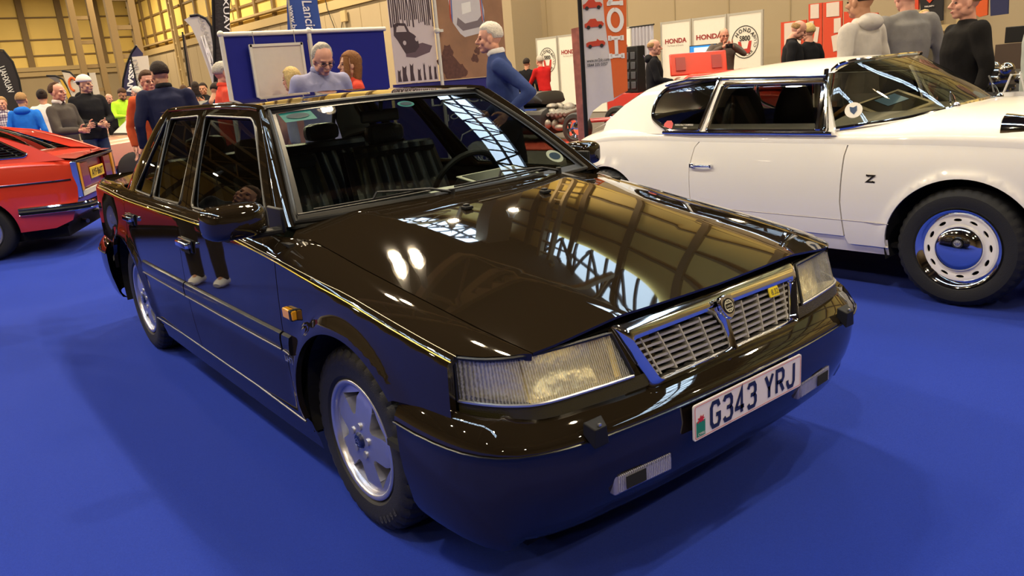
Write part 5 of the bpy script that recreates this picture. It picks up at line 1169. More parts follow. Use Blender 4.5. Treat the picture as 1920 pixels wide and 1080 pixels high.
# white manufacturer panels along the far side, one thing each
WP = WHITEP; ROUND = lambda r, n_=32: [(r*cos(2*pi*i/n_), r*sin(2*pi*i/n_)) for i in range(n_+1)]
def hpanel(x0, x1, label, kind):
    t = thing('exhibition_panel', label, 'exhibition panel', ((x0+x1)/2,15.5,0), group=None); w_ = x1-x0
    m = MB(); m.box((0,0,1.17),(w_-.09,.03,2.30)); obj('panel_board', m, WP, t)
    for s in (-1,1):
        m = MB(); m.box((s*(w_/2-.028),-.0,1.19),(.05,.05,2.38)); obj('panel_post', m, ALU, t)
    m = MB(); m.box((0,0,2.35),(w_-.10,.045,.05)); obj('panel_rail', m, ALU, t)
    if kind in ('word','word_tv'):
        m = MB(); text(m,'HONDA',(0,-.020,1.86 if kind=='word' else 1.88),(1,0,0),(0,0,1),.74 if kind=='word' else .82,.13,.035,d=.002); obj('panel_lettering', m, INKR, t, recalc=False, smooth=False)
        m = MB(); text(m,'The Power of Dreams',(-.02,-.020,1.74),(1,0,0),(0,0,1),.56,.05,.0,d=.002); 
        if kind=='word': obj('panel_lettering', m, INKG, t, recalc=False, smooth=False)
    if kind == 'club':
        m = MB(); strokes(m,[ROUND(.385)],(0,-.022,1.66),(1,0,0),(0,0,1),1,1,.022,-.001); obj('emblem_ring', m, INKB, t, smooth=False)
        m = MB()
        for k,c in enumerate('HONDA'):
            a = R(90+52-26*k); text(m,c,(.29*cos(a),-.022,1.66+.29*sin(a)),(sin(a),0,-cos(a)),(cos(a),0,sin(a)),None,.10,.03)
        obj('panel_lettering', m, INKB, t, recalc=False, smooth=False); m = MB()
        for k,c in enumerate('CAR CLUB'):
            a = R(-78+14.5*k)
            if c != ' ': text(m,c,(.31*cos(a),-.022,1.66+.31*sin(a)),(-sin(a),0,cos(a)),(-cos(a),0,-sin(a)),None,.075,.01)
        obj('panel_lettering', m, INKB, t, recalc=False, smooth=False); m = MB()
        text(m,'S800',(0,-.022,1.75),(1,0,0),(0,0,1),.31,.13,.03); obj('panel_lettering', m, INKB, t, recalc=False, smooth=False)
        m = MB(); m.add([(a,-.022,1.38+b) for a,b in ((-.20,.30),(-.12,.30),(-.07,.12),(.07,.12),(.12,.30),(.20,.30),(.15,.0),(.07,.0),(.04,.05),(-.04,.05),(-.07,.0),(-.15,.0))],[tuple(range(12))]); obj('winged_h_emblem', m, mat('ink_red',(.5,.03,.02),.5), t, smooth=False)
    return t
hpanel(-18.12,-17.08,'white panel with round club emblem behind the man in red','club')
hpanel(-17.06,-16.02,'white panel with dark red wordmark left of the sail flag','word')
hpanel(-16.00,-14.96,'white panel mostly hidden behind the sail flag','plain')
hpanel(-14.94,-13.90,'white panel with dark red wordmark partly behind the grey curtain','word')
hpanel(-12.84,-11.78,'white panel with dark red wordmark behind the seated bald man','word')
hpanel(-11.76,-10.66,'white panel with dark red wordmark above the blue screen','word_tv')
hpanel(-10.64,-9.60,'white panel with large round club emblem at the right end','club')
t = thing('wall_screen','blue glowing flat screen mounted on the white wordmark panel','screen',(-11.35,15.42,1.02)); m = MB(); m.box((0,0,.36),(.86,.05,.62)); obj('screen_body', m, BLACKP, t)
m = MB(); m.box((0,-.03,.36),(.82,.01,.58)); obj('screen_face', m, mat('screen_blue',(.02,.15,.4),.3,em=(.03,.22,.60),ems=.9), t); m = MB(); m.box((-.02,-.037,.36),(.50,.004,.50)); obj('screen_picture', m, mat('screen_pale',(.4,.7,.9),.3,em=(.45,.78,1),ems=1.0), t)
t = thing('grey_curtain','pale grey pleated curtain between the white panels','curtain',(-13.35,15.3,0)); m = MB(); m.grid(lambda u,v: (-.40+.8*u, .04*sin(u*40), 2.32*v), 60, 2); obj('curtain_fabric', m, mat('grey_lilac_cloth',(.50,.49,.56),.7), t); m = MB(); m.cyl((-.45,0,2.34),(.45,0,2.34),.02); obj('curtain_rail', m, BLACKP, t)
# tool case, red table, bar stool
t = thing('red_table','red topped trestle table holding the black tool case','table',(*(-9.74,10.95),0)); m = MB(); m.box((0,0,.74),(.9,.6,.05)); obj('table_top', m, mat('table_red',(.50,.03,.02),.5), t)
for a in (-.4,.4):
    for b in (-.25,.25): m = MB(); m.cyl((a,b,0),(a,b,.72),.02); obj('leg', m, ALU, t)
m = MB(); m.box((0,-.30,.45),(.9,.02,.55)); obj('table_cloth', m, MATS['table_red'], t)
t = thing('tool_case','tall open black tool case standing on the red table','case',(*(-9.70,11.00),.77)); m = MB(); m.box((0,0,.48),(.42,.25,.95)); obj('case_body', m, BLACKP, t, bevel=.02)
for k in range(4):
    m = MB(); m.box((-.09,-.135,.16+.2*k),(.13,.02,.15)); obj('case_recess', m, mat('case_grey',(.05,.055,.07),.5), t, bevel=.01)
    m = MB(); m.box((.09,-.135,.16+.2*k),(.13,.02,.15)); obj('case_recess', m, MATS['case_grey'], t, bevel=.01)
t = thing('bar_stool','red topped chrome bar stool beside the red table','stool',(*(-6.39,7.43),0)); m = MB(); m.lathe([(0,.78),(.18,.78),(.19,.75),(.17,.72),(0,.72)]); obj('seat', m, mat('stool_red',(.35,.02,.02),.4), t); m = MB(); m.cyl((0,0,.02),(0,0,.74),.025); obj('pole', m, CHROME, t); m = MB(); m.lathe([(0,.0),(.2,.0),(.2,.012),(.04,.04),(0,.04)]); obj('base', m, CHROME, t)
# red notice boards with papers
def rboard(pts, label):
    return flat('notice_board', label, 'notice board', pts, mat('board_orange_red',(.60,.06,.02),.7), .03)
BP = mat('notice_paper',(.66,.60,.54),.7)
t,n = rboard([(-6.844,12,1.908),(-6.31,12,1.905),(-6.259,12,-0.167),(-6.812,12,-0.214)],'low red notice board with white sheet behind two people in black')
fpart(t,n,'pinned_sheet', [(-6.764,12,1.881),(-6.418,12,1.887),(-6.408,12,1.41),(-6.756,12,1.435)], BP, .01, .004)
t,n = rboard([(-6.273,12,2.171),(-6.009,12,2.169),(-5.94,12,-0.144),(-6.214,12,-0.167)],'narrow tall red notice board with a paper at its top')
fpart(t,n,'pinned_sheet', [(-6.23,12,2.157),(-6.061,12,2.157),(-6.054,12,1.908),(-6.224,12,1.915)], BP, .01, .004); fpart(t,n,'pinned_sheet', [(-6.244,12,1.87),(-6.159,12,1.872),(-6.154,12,1.713),(-6.24,12,1.711)], BP, .01, .004)
fpart(t,n,'pinned_sheet', [(-6.113,12,1.765),(-6.039,12,1.749),(-6.073,12,1.481),(-6.16,12,1.506)], BP, .01, .004)
t,n = rboard([(-5.988,12,2.167),(-5.621,12,2.162),(-5.538,12,-0.111),(-5.919,12,-0.144)],'red notice board with three pinned papers left of the grey hoodie')
fpart(t,n,'pinned_sheet', [(-5.915,12,2.15),(-5.671,12,2.15),(-5.662,12,1.906),(-5.908,12,1.912)], BP, .01, .004); fpart(t,n,'pinned_sheet', [(-5.762,12,1.87),(-5.631,12,1.876),(-5.622,12,1.63),(-5.754,12,1.623)], BP, .01, .004); fpart(t,n,'pinned_sheet', [(-5.804,12,1.572),(-5.682,12,1.598),(-5.652,12,1.32),(-5.753,12,1.299)], BP, .01, .004)
t,n = rboard([(-5.584,12,1.97),(-4.963,12,1.888),(-4.87,12,-0.059),(-5.507,12,-0.111)],'red notice board mostly hidden behind the grey hoodie')
fpart(t,n,'pinned_sheet', [(-5.345,12,1.91),(-5.019,12,1.885),(-5.005,12,1.577),(-5.333,12,1.605)], BP, .01, .004)
# hanging shirts
def shirt(pts, label, mt, mark=None):
    t,n = flat('hanging_shirt', label, 'shirt', pts, mt, .05, part='shirt_body')
    if mark:
        L = V(t.location); c = V(mark)-L+n*.012; u = V((1,0,0)); m = MB(); m.prism([(-.06,.06),(0,.02),(.06,.06),(.05,0),(0,-.05),(-.05,0)], c, u, (0,0,1), .004); obj('shirt_print', m, MATS['board_orange_red'], t, smooth=False)
        m = MB(); text(m,'TRIUMPH',c-V((0,.01,.10)),u,(0,0,1),.16,.025,.01); obj('shirt_lettering', m, INKW, t, recalc=False)
shirt([(-4.695,12.5,2.234),(-4.533,12.5,2.214),(-4.513,12.5,1.885),(-4.623,12.5,1.914)],'red shirt hung on the wall beside the small balding head',MATS['board_orange_red'])
shirt([(-4.535,12.5,2.257),(-4.136,12.5,2.248),(-4.106,12.5,1.673),(-4.321,12.5,1.641),(-4.447,12.5,1.67)],'black shirt with small orange emblem hung on the wall',mat('shirt_black',(.012,.012,.014),.8),[(-4.327,12.5,2.019)][0])
shirt([(-3.637,12.5,2.184),(-3.438,12.5,2.159),(-3.417,12.5,1.688),(-3.534,12.5,1.667),(-3.585,12.5,1.705)],'orange shirt hung on the wall behind the man in black',mat('shirt_orange',(.62,.10,.02),.8))
shirt([(-3.414,12.5,2.156),(-3.143,12.5,2.121),(-3.121,12.5,1.675),(-3.368,12.5,1.667)],'navy shirt hung on the wall at the top right',mat('shirt_navy',(.02,.025,.09),.8))
# ---- flags on the left
def sail(D, pts, label, mt, name='sail_flag', txt=None, tm=None, pole=None):
    pass
def lflag(pts, label, mt, pole, name='sail_flag'):
    t,n = flat(name, label, 'flag', pts, mt, .012, z0=0, part='flag_fabric'); L = V(t.location); m = MB(); P = [V(p)-L for p in pole]; g0 = V((P[-1].x,P[-1].y,0)); m.tube(P+[g0], .022, 8); obj('flag_pole', m, BLACKP, t); return t,n
BKF = mat('flag_black',(.018,.013,.014),.7); WHF = mat('flag_cream',(.62,.55,.45),.7); NVF = mat('flag_dark_navy',(.03,.025,.07),.7)
t,n = lflag([(-21.2,0.575,2.772),(-21.009,0.824,2.884),(-20.905,0.961,2.846),(-20.817,1.076,2.598),(-20.789,1.113,2.155),(-20.833,1.055,1.33),(-20.975,0.87,1.349),(-21.415,0.293,1.407)],'black sail flag with reversed white lettering at the far left',BKF,[(-21.006,0.829,2.908),(-20.901,0.966,2.87),(-20.803,1.094,2.584),(-20.773,1.133,2.153),(-20.797,1.103,1.519)])
ftext(t,n,'flag_lettering','VAUXHALL', [(-20.985,0.856,2.533)][0], [(-20.928,0.931,1.869)][0], .16, INKW, v=(V([(-21.092,0.716,1.941)][0])-V([(-20.839,1.047,2.035)][0]))*-1, mirror=True)
t,n = lflag([(-9.749,2.381,3.02),(-9.594,2.584,3.001),(-9.679,2.473,2.285),(-9.826,2.281,1.629),(-9.886,2.202,1.252),(-9.915,2.165,1.256),(-9.834,2.271,2.082)],'tall black ribbed banner with reversed white letters next to the display screen',mat('flag_black_ribbed',(.016,.012,.013),.6,bump=.6,bs=25),[(-9.749,2.381,3.02),(-9.834,2.271,2.082),(-9.915,2.165,1.256)],'tall_banner')
ftext(t,n,'flag_lettering','VAUXHALL', [(-9.627,2.54,3.162)][0], [(-9.692,2.456,2.302)][0], .085, INKW, v=(V([(-9.656,2.503,2.503)][0])-V([(-9.726,2.411,2.505)][0])), mirror=True)
t,n = lflag([(-12.09,2.612,2.683),(-12.025,2.697,2.726),(-11.948,2.797,2.725),(-11.879,2.889,2.665),(-11.836,2.945,2.557),(-11.834,2.947,2.324),(-11.859,2.914,1.89),(-11.878,2.889,1.511),(-11.908,2.85,1.497),(-11.935,2.814,1.856),(-11.986,2.749,2.3),(-12.032,2.688,2.565)],'pale grey feather flag beside the black banner',mat('flag_pale_grey',(.50,.47,.43),.7),[(-12.024,2.699,2.734),(-11.941,2.807,2.741),(-11.867,2.904,2.672),(-11.827,2.957,2.538),(-11.828,2.955,2.28),(-11.853,2.922,1.845),(-11.869,2.902,1.447)])
m = MB(); L = V(t.location)
for k,(a,b) in enumerate(zip([(-11.941,2.807,2.398),(-11.907,2.852,2.411),(-11.891,2.873,1.956),(-11.86,2.913,1.934)], [(-11.879,2.888,1.76),(-11.907,2.852,2.116),(-11.897,2.865,2.202),(-11.907,2.851,2.359)])): m.tube([V(a)-L+n*.02,V(b)-L+n*.02],.012,4)
obj('flag_emblem', m, INKW, t, smooth=False)
m = MB()
for k,p in enumerate([(-11.969,2.771,2.642),(-11.961,2.782,2.521),(-11.943,2.804,2.381),(-11.928,2.824,2.223),(-11.918,2.837,2.065),(-11.908,2.851,1.905),(-11.901,2.859,1.763)]): strokes(m,[[(.9,.9),(.3,1),(0,.5),(.3,0),(.9,.1)]], V(p)-L+n*.02+V((.03,.05,0)), (.6,.8,0),(0,0,1),.07,.08,.018)
obj('flag_lettering', m, INKG, t, smooth=False)
t,n = lflag([(-17.372,3.113,2.622),(-17.453,3.006,2.495),(-17.55,2.88,2.253),(-17.645,2.756,1.915),(-17.704,2.678,1.57),(-17.464,2.993,1.538),(-17.391,3.087,2),(-17.305,3.2,2.453)],'dark navy sail flag with white letters behind the two talking men',NVF,[(-17.37,3.115,2.633),(-17.453,3.006,2.495),(-17.55,2.88,2.253),(-17.645,2.756,1.915),(-17.704,2.678,1.57)])
ftext(t,n,'flag_lettering','NISSAN', [(-17.452,3.008,2.333)][0], [(-17.59,2.827,1.649)][0], .13, INKW, v=(V([(-17.456,3.002,2.008)][0])-V([(-17.598,2.817,2.05)][0])), bold=.04)
t,n = lflag([(-16.95,2.841,2.368),(-16.722,3.14,2.372),(-16.749,3.104,1.569),(-16.931,2.867,1.558)],'white rectangular banner with grey reversed letters beside the navy sail flag',WHF,[(-16.949,2.843,2.379),(-16.931,2.867,1.558)],'banner')
ftext(t,n,'flag_lettering','SUZUKI', [(-16.908,2.896,2.306)][0], [(-16.894,2.915,1.622)][0], .12, INKG, v=(V([(-16.821,3.01,1.978)][0])-V([(-16.964,2.823,1.974)][0])), mirror=True)
t,n = lflag([(-21.235,2.175,2.313),(-21.124,2.32,2.272),(-21.048,2.421,2.103),(-21.013,2.466,1.872),(-21.044,2.426,1.649),(-21.163,2.27,1.637),(-21.194,2.23,1.896)],'white feather flag with an orange swirl near the white cap',WHF,[(-21.233,2.178,2.326),(-21.114,2.334,2.284),(-21.038,2.434,2.115),(-21.005,2.477,1.871),(-21.034,2.438,1.594)])
m = MB(); L = V(t.location); c0 = V([(-21.099,2.354,1.977)][0])-L+n*.02; m.tube([c0+V((.6,.8,0))*(.10*cos(q))+V((0,0,1))*(.16*sin(q)) for q in [pi*.2+1.3*pi*i/10 for i in range(11)]],.03,6); obj('flag_emblem', m, MATS['strip_orange'], t)
t,n = lflag([(-22.615,2.017,2.265),(-22.469,2.208,2.247),(-22.363,2.347,2.135),(-22.311,2.414,1.878),(-22.277,2.459,1.62),(-22.415,2.278,1.638),(-22.468,2.209,2.01),(-22.517,2.145,2.155)],'dark grey and yellow feather flag behind the balding man',mat('flag_slate',(.16,.14,.14),.7),[(-22.613,2.02,2.279),(-22.467,2.21,2.26),(-22.361,2.35,2.149),(-22.303,2.426,1.876),(-22.264,2.477,1.59)])
fpart(t,n,'yellow_edge', [(-22.41,2.285,2.169),(-22.363,2.347,2.135),(-22.311,2.414,1.878),(-22.277,2.459,1.62),(-22.346,2.369,1.629),(-22.376,2.329,1.914)], mat('flag_yellow',(.65,.40,.05),.7), .01)
t,n = lflag([(-20.84,2.693,2.222),(-20.731,2.835,2.221),(-20.727,2.84,1.5),(-20.843,2.688,1.515)],'narrow white banner behind the white cap',WHF,[(-20.838,2.695,2.235),(-20.843,2.688,1.515)],'banner')
t,n = lflag([(-19.79,4.889,2.987),(-19.756,4.933,2.983),(-19.761,4.927,1.608),(-19.82,4.849,1.615),(-19.797,4.88,2.266)],'thin furled dark flag on a pole above the crowd',mat('furled_dark',(.12,.08,.06),.7),[(-19.781,4.901,3.065),(-19.793,4.885,2.668),(-19.82,4.849,1.615)],'furled_flag')
t,n = lflag([(-20.601,1.852,1.995),(-20.523,1.955,2.036),(-20.46,2.037,1.795),(-20.485,2.004,1.617),(-20.612,1.838,1.634)],'small pale flag at the shoulder of the balding man',WHF,[(-20.6,1.854,2.007),(-20.612,1.838,1.634)],'small_flag')
# junction box on the wall
t = thing('junction_box','small beige junction box with hanging cable on the back wall','junction box',tuple([(-36.092,18.05,4.546)][0])); m = MB(); m.box((0,0,.25),(.55,.14,.55)); obj('box_body', m, STEELL, t, bevel=.02); m = MB(); m.tube([(-.2,-.03,0),(-.5,-.03,-.5),(-1.1,-.03,-.3),(-1.7,-.03,.8),(-1.9,-.03,2.0)],.02,6); obj('cable', m, BLACKP, t)
b = MB(); b.box(([(-21.332,17.6,3.905)][0][0],YB-.7,8),(.9,1.4,16)); struct('trim_15', b, mat('grey_beige_column',(.34,.27,.17),.8))
# ---------------------------------------------------------------- distant vehicles
KB = mat('matt_black_body',(.014,.013,.013),.45); CAST = mat('cast_metal',(.25,.23,.20),.5,.7,bump=.5,bs=30)
gk = V((*(-9.82,8.87),0))
t = thing('kit_car','low black open kit car with exposed engine in front of the white panels','car',tuple(gk),R(12))
def loft(m, secs, n=20):
    rr = []
    for x,zc_,w_,h_,e in secs:
        rr.append([(x, w_*(abs(cos(a))**e)*(1 if cos(a)>0 else -1), zc_+h_*(abs(sin(a))**e)*(1 if sin(a)>0 else -1)) for a in [2*pi*i/n+.001 for i in range(n)]])
    m.rings(rr); return m
m = MB(); loft(m,[(-2.3,.45,.3,.1,.8),(-2.2,.45,.6,.22,.6),(-1.4,.44,.75,.27,.5),(-.3,.42,.76,.27,.5),(.1,.42,.72,.26,.5),(.16,.42,.6,.2,.6)]); obj('body_shell', m, KB, t)
m = MB(); m.box((-.9,-.77,.67),(1.9,.03,.03)); obj('blue_sill', m, mat('blue_edge',(.03,.08,.35),.3), t)
m = MB(); loft(m,[(-1.3,.78,.5,.05,.7),(-1.2,.84,.55,.14,.7),(-.2,.84,.5,.14,.7),(-.1,.78,.4,.05,.7)]); obj('seat_hump', m, KB, t)
m = MB(); rg = random.Random(5)
for k in range(16): m.ell((.35+rg.uniform(-.25,.25), -.35+rg.uniform(-.25,.3), .50+rg.uniform(-.2,.22)),(rg.uniform(.06,.14),rg.uniform(.06,.14),rg.uniform(.05,.12)),10,8)
for k in range(5): m.cyl((.2+.1*k,-.62,.55),(.2+.1*k,-.1,.62),.035)
obj('engine', m, CAST, t)
m = MB(); m.box((-1.75,0,.86),(.6,.75,.12)); m.tube([(-2.0,-.3,.78),(-1.9,-.3,1.0),(-1.5,-.3,1.0),(-1.4,-.3,.76)],.03,8); obj('brown_seat', m, mat('tan_leather',(.30,.17,.07),.4), t, bevel=.02)
for s in (-1,1):
    for x in (.95,-1.75):
        m = MB(); m.lathe([(.17,-.09),(.2,-.11),(.27,-.10),(.295,-.06),(.295,.06),(.27,.1),(.17,.1)],c=(x,s*.72,.295),axis='Y',n=32); w_ = obj('tyre', m, RUBBER, t); m = MB(); m.lathe([(.172,-.09),(.16,-.10),(.12,-.03),(.05,-.05),(0,-.06)],c=(x,s*.72,.295),axis='Y',n=32); obj('wheel_disc', m, CHROME, w_)
m = MB()
for s in (-.3,.3): m.tube([(.15,s,.35),(1.5,s*.6,.40)],.03,8)
obj('chassis_tube', m, REDD, t)
# red floor mat
tm = thing('floor_mat','red floor mat on the far stand under the sail flag','mat',(*(-9.08,8.20),.0),R(10)); m = MB(); m.box((0,0,.01),(2.6,1.6,.02)); obj('mat', m, mat('mat_red',(.55,.05,.02),.8), tm)
# red sports coupe with its tailgate up
gr = V((*(-6.01,9.57),0))
t = thing('sports_car','small red car with raised bonnet and dark windows behind the white coupe roof','car',tuple(gr),R(12))
m = MB(); loft(m,[(-1.7,.50,.5,.18,.5),(-1.6,.52,.70,.26,.4),(-.5,.55,.75,.30,.35),(.8,.55,.75,.30,.35),(1.6,.50,.68,.24,.4),(1.75,.48,.5,.16,.5)]); obj('body_shell', m, REDP, t)
m = MB(); m.rings([[(x, y*w_, z) for x,y in ((x0,-1),(x1,-1),(x1,1),(x0,1))] for x0,x1,z,w_ in ((-1.05,1.0,.83,.70),(-.70,.75,1.10,.60),(-.60,.66,1.16,.56))]); obj('cabin', m, REDP, t, bevel=.03)
for s in (-1,1):
    m = MB(); m.add([(x,s*(w_+.006),z) for x,w_,z in ((-.88,.675,.88),(.86,.675,.88),(.68,.612,1.09),(-.63,.612,1.09))],[(0,1,2,3)]); obj('side_window', m, SEAL, t)
BM = Matrix.Translation((-.62,-.28,1.30)) @ Matrix.Rotation(R(-52),4,'Z') @ Matrix.Rotation(R(72),4,'Y')
m = MB(); m.box((0,0,0),(.38,.95,.04)); m.v = [tuple(BM @ V(p)) for p in m.v]; bn_ = obj('raised_bonnet', m, REDP, t, bevel=.02)
for a in (-.3,.3):
    m = MB(); m.box((0,a,.03),(.22,.16,.03)); m.v = [tuple(BM @ V(p)) for p in m.v]; obj('bonnet_rib', m, REDD, bn_)
m = MB(); m.cyl((-1.25,-.5,.8),(-1.5,-.55,1.5),.006); obj('aerial', m, CHROME, t)
for s in (-1,1):
    for x in (1.05,-1.05):
        m = MB(); m.lathe([(0,-.09),(.2,-.11),(.27,-.08),(.28,.06),(.2,.1),(0,.1)],c=(x,s*.66,.28),axis='Y',n=24); obj('wheel', m, RUBBER, t)
# salmon car on a red plinth behind the men on the left
gp = V((*(-13.48,1.78),0))
t = thing('classic_car','salmon pink classic car tail between the standing men on the left','car',(gp.x,gp.y,0),R(94))
m = MB(); loft(m,[(-1.2,.50,.5,.16,.5),(-1.1,.55,.72,.26,.4),(0,.58,.78,.30,.35),(1.6,.58,.78,.30,.35),(2.9,.52,.6,.2,.4)]); obj('body_shell', m, mat('salmon_paint',(.62,.32,.22),.3,coat=.8), t)
m = MB(); loft(m,[(-.2,.88,.5,.02,.4),(.3,1.10,.58,.2,.4),(1.4,1.12,.58,.22,.4),(2.0,.88,.5,.02,.4)]); obj('cabin', m, SEAL, t)
m = MB(); m.cyl((-1.22,-.7,.36),(-1.22,.7,.36),.04); obj('bumper', m, CHROME, t)
for s in (-1,1):
    for x in (-.3,2.1):
        m = MB(); m.lathe([(0,-.09),(.2,-.11),(.29,-.08),(.30,.06),(.2,.1),(0,.1)],c=(x,s*.68,.30),axis='Y',n=24); obj('wheel', m, RUBBER, t)
gp = V((*(-11.81,1.34),0)); t = thing('plinth','low red plinth with pale edge on the carpet behind the men','plinth',(gp.x,gp.y,0),R(-45)); m = MB(); m.box((0,0,.10),(.5,1.6,.20)); obj('plinth_body', m, mat('plinth_red',(.55,.04,.03),.6), t, bevel=.01); m = MB(); m.box((.26,0,.10),(.02,1.6,.06)); obj('plinth_edge', m, INKW, t)
# chrome engine, dark car and boxed screen at the far right
gx_ = V((*(-1.00,6.59),0)); t = thing('show_engine','chromed vintage engine with headlamps at the far right behind the man in black','engine',(gx_.x,gx_.y,0))
m = MB(); m.box((0,0,.40),(.6,.6,.78)); obj('stand', m, BLACKP, t, bevel=.02)
m = MB(); m.ell((0,0,.98),(.2,.18,.12),14,10)
for k in range(14): m.ell((rg.uniform(-.22,.22),rg.uniform(-.2,.2),.98+rg.uniform(-.14,.18)),(rg.uniform(.03,.07),)*3,12,8)
obj('engine_parts', m, mat('dull_chrome',(.35,.33,.30),.15,1), t)
gx_ = V((*(-2.22,8.77),0)); t = thing('vintage_car','dark open vintage car behind the man in black at the right','car',(gx_.x,gx_.y,0),R(5))
m = MB(); loft(m,[(-1.5,.55,.5,.2,.6),(-1.3,.62,.68,.32,.5),(0,.66,.72,.34,.5),(1.4,.62,.6,.30,.5),(1.8,.6,.4,.2,.6)]); obj('body_shell', m, KB, t)
m = MB(); m.add([(-.3,-.6,.95),(-.3,.6,.95),(-.5,.5,1.35),(-.5,-.5,1.35)],[(0,1,2,3)]); m2 = MB(); m2.tube([(-.3,-.6,.95),(-.5,-.5,1.35),(-.5,.5,1.35),(-.3,.6,.95)],.018,8); obj('windscreen', m, GL, t); obj('windscreen_frame', m2, KB, t)
gx_ = V((*(-2.38,11.04),0)); t = thing('display_case','small dark boxed display with cream picture at the right edge','display case',(gx_.x,gx_.y,0)); m = MB(); m.box((0,0,.62),(.5,.4,1.24)); obj('case_stand', m, mat('brown_box',(.05,.03,.02),.6), t); m = MB(); m.box((0,-.02,1.36),(.34,.2,.22)); cb = obj('case_box', m, BLACKP, t, bevel=.01)
# ================================================================ people
def remesh(mb, vox, it=2, fac=.6):
    me = bpy.data.meshes.new('t'); me.from_pydata([tuple(v) for v in mb.v], [], mb.f)
    bm = bmesh.new(); bm.from_mesh(me); bmesh.ops.recalc_face_normals(bm, faces=bm.faces); bm.to_mesh(me); bm.free()
    o = bpy.data.objects.new('t', me); COL.objects.link(o)
    r = o.modifiers.new('r','REMESH'); r.mode = 'VOXEL'; r.voxel_size = vox
    if it: s = o.modifiers.new('s','SMOOTH'); s.iterations = it; s.factor = fac
    dg = bpy.context.evaluated_depsgraph_get(); m2 = bpy.data.meshes.new_from_object(o.evaluated_get(dg))
    v = [x.co.copy() for x in m2.vertices]; f = [tuple(p.vertices) for p in m2.polygons]
    bpy.data.objects.remove(o); bpy.data.meshes.remove(me); bpy.data.meshes.remove(m2); return v, f
def head_template():
    m = MB()
    m.ell((-.012,0,.028),(.098,.076,.094),20,14); m.ell((.018,0,-.035),(.066,.058,.078),18,12); m.ell((.055,0,-.092),(.030,.032,.024),12,8)
    m.caps((.086,0,.012),(.110,0,-.026),.009,.014,8); m.ell((.099,0,-.032),(.014,.019,.009),10,6); m.ell((.072,0,.026),(.020,.052,.011),12,8)
    for s in (-1,1): m.ell((.055,s*.040,-.028),(.028,.022,.026),10,8); m.ell((-.004,s*.078,-.012),(.020,.009,.032),10,8); m.ell((.0,s*.052,-.06),(.05,.016,.035),10,8)
    m.ell((.082,0,-.058),(.014,.027,.007),10,6); m.ell((.081,0,-.070),(.013,.024,.008),10,6)
    m.caps((-.022,0,-.05),(-.040,0,-.175),.054,.060,14)
    return remesh(m, .0065, 2, .5)
HEAD = head_template()
def hand_template(curl):
    m = MB(); m.ell((.045,0,0),(.052,.040,.016),14,10); m.caps((-.02,0,0),(.02,0,0),.026,.028,10)
    for k,(y,L) in enumerate(((.030,.066),(.010,.076),(-.010,.070),(-.029,.055))):
        a0 = R(curl*(.6+.08*k)); p = V((.080,y,0)); r = .0088 if k<3 else .0078; d = V((cos(a0),y*1.2,-sin(a0))).normalized()
        for j,(fr) in enumerate((.45,.32,.23)):
            q = p+d*L*fr; m.caps(p,q,r-.0008*j,r-.0008*(j+1),8); p = q; a0 += R(curl*.75); d = V((cos(a0),y*.8,-sin(a0))).normalized()
    p = V((.012,.034,-.004)); 
    for d,L,r in ((V((.55,.80,-.25)),.034,.0125),(V((.85,.42,-.35)),.030,.0105),(V((.96,.1,-.30)),.024,.009)):
        d = d.normalized(); m.caps(p,p+d*L,r,r-.001,8); p = p+d*L
    return remesh(m, .0042, 1, .4)
HANDS = {20: hand_template(20), 48: hand_template(48)}
SKIN = [mat('skin_light',(.56,.30,.19),.55,nz=.12,nzs=30), mat('skin_warm',(.46,.22,.12),.55,nz=.12,nzs=30), mat('skin_pink',(.60,.29,.20),.55,nz=.12,nzs=30)]
EYEM = mat('eye_dark',(.04,.025,.02),.2); LIPM = mat('lip',(.36,.09,.07),.5)
def cloth(nm, col, r=.9): return mat(nm, col, r, nz=.16, nzs=18, bump=.45, bs=14, spec=.12)
def plaid():
    m = mat('plaid_cotton',(.5,.45,.48),.85); nt = m.node_tree; tc = nt.nodes.new('ShaderNodeTexCoord'); b = nt.nodes['Principled BSDF']; prev = None
    for d,sc in (('X',8),('Y',8),('Z',7)):
        w_ = nt.nodes.new('ShaderNodeTexWave'); w_.bands_direction = d; w_.inputs['Scale'].default_value = sc; nt.links.new(tc.outputs['Object'], w_.inputs['Vector'])
        r = nt.nodes.new('ShaderNodeMapRange'); r.inputs[1].default_value=.55; r.inputs[2].default_value=.65; nt.links.new(w_.outputs['Fac'], r.inputs[0])
        if prev is None: prev = r.outputs[0]
        else:
            a = nt.nodes.new('ShaderNodeMath'); a.operation='ADD'; nt.links.new(prev,a.inputs[0]); nt.links.new(r.outputs[0],a.inputs[1]); prev = a.outputs[0]
    q = nt.nodes.new('ShaderNodeMath'); q.operation='MULTIPLY'; q.inputs[1].default_value=.45; q.use_clamp=True; nt.links.new(prev,q.inputs[0])
    mx = nt.nodes.new('ShaderNodeMix'); mx.data_type='RGBA'; mx.inputs[6].default_value=(.60,.55,.55,1); mx.inputs[7].default_value=(.06,.03,.10,1); nt.links.new(q.outputs[0],mx.inputs[0]); nt.links.new(mx.outputs[2],b.inputs['Base Color']); return m
HAIRM = {k: mat('hair_'+k, c, .75, nz=.4, nzs=60, bump=.8, bs=90, spec=.2) for k,c in dict(brown=(.07,.035,.018),dark=(.025,.016,.012),sandy=(.32,.19,.08),grey=(.42,.38,.32),blond=(.52,.38,.16),ginger=(.20,.085,.03),white=(.62,.56,.48)).items()}
def clampf(x,a=0,b=1): return max(a,min(b,x))
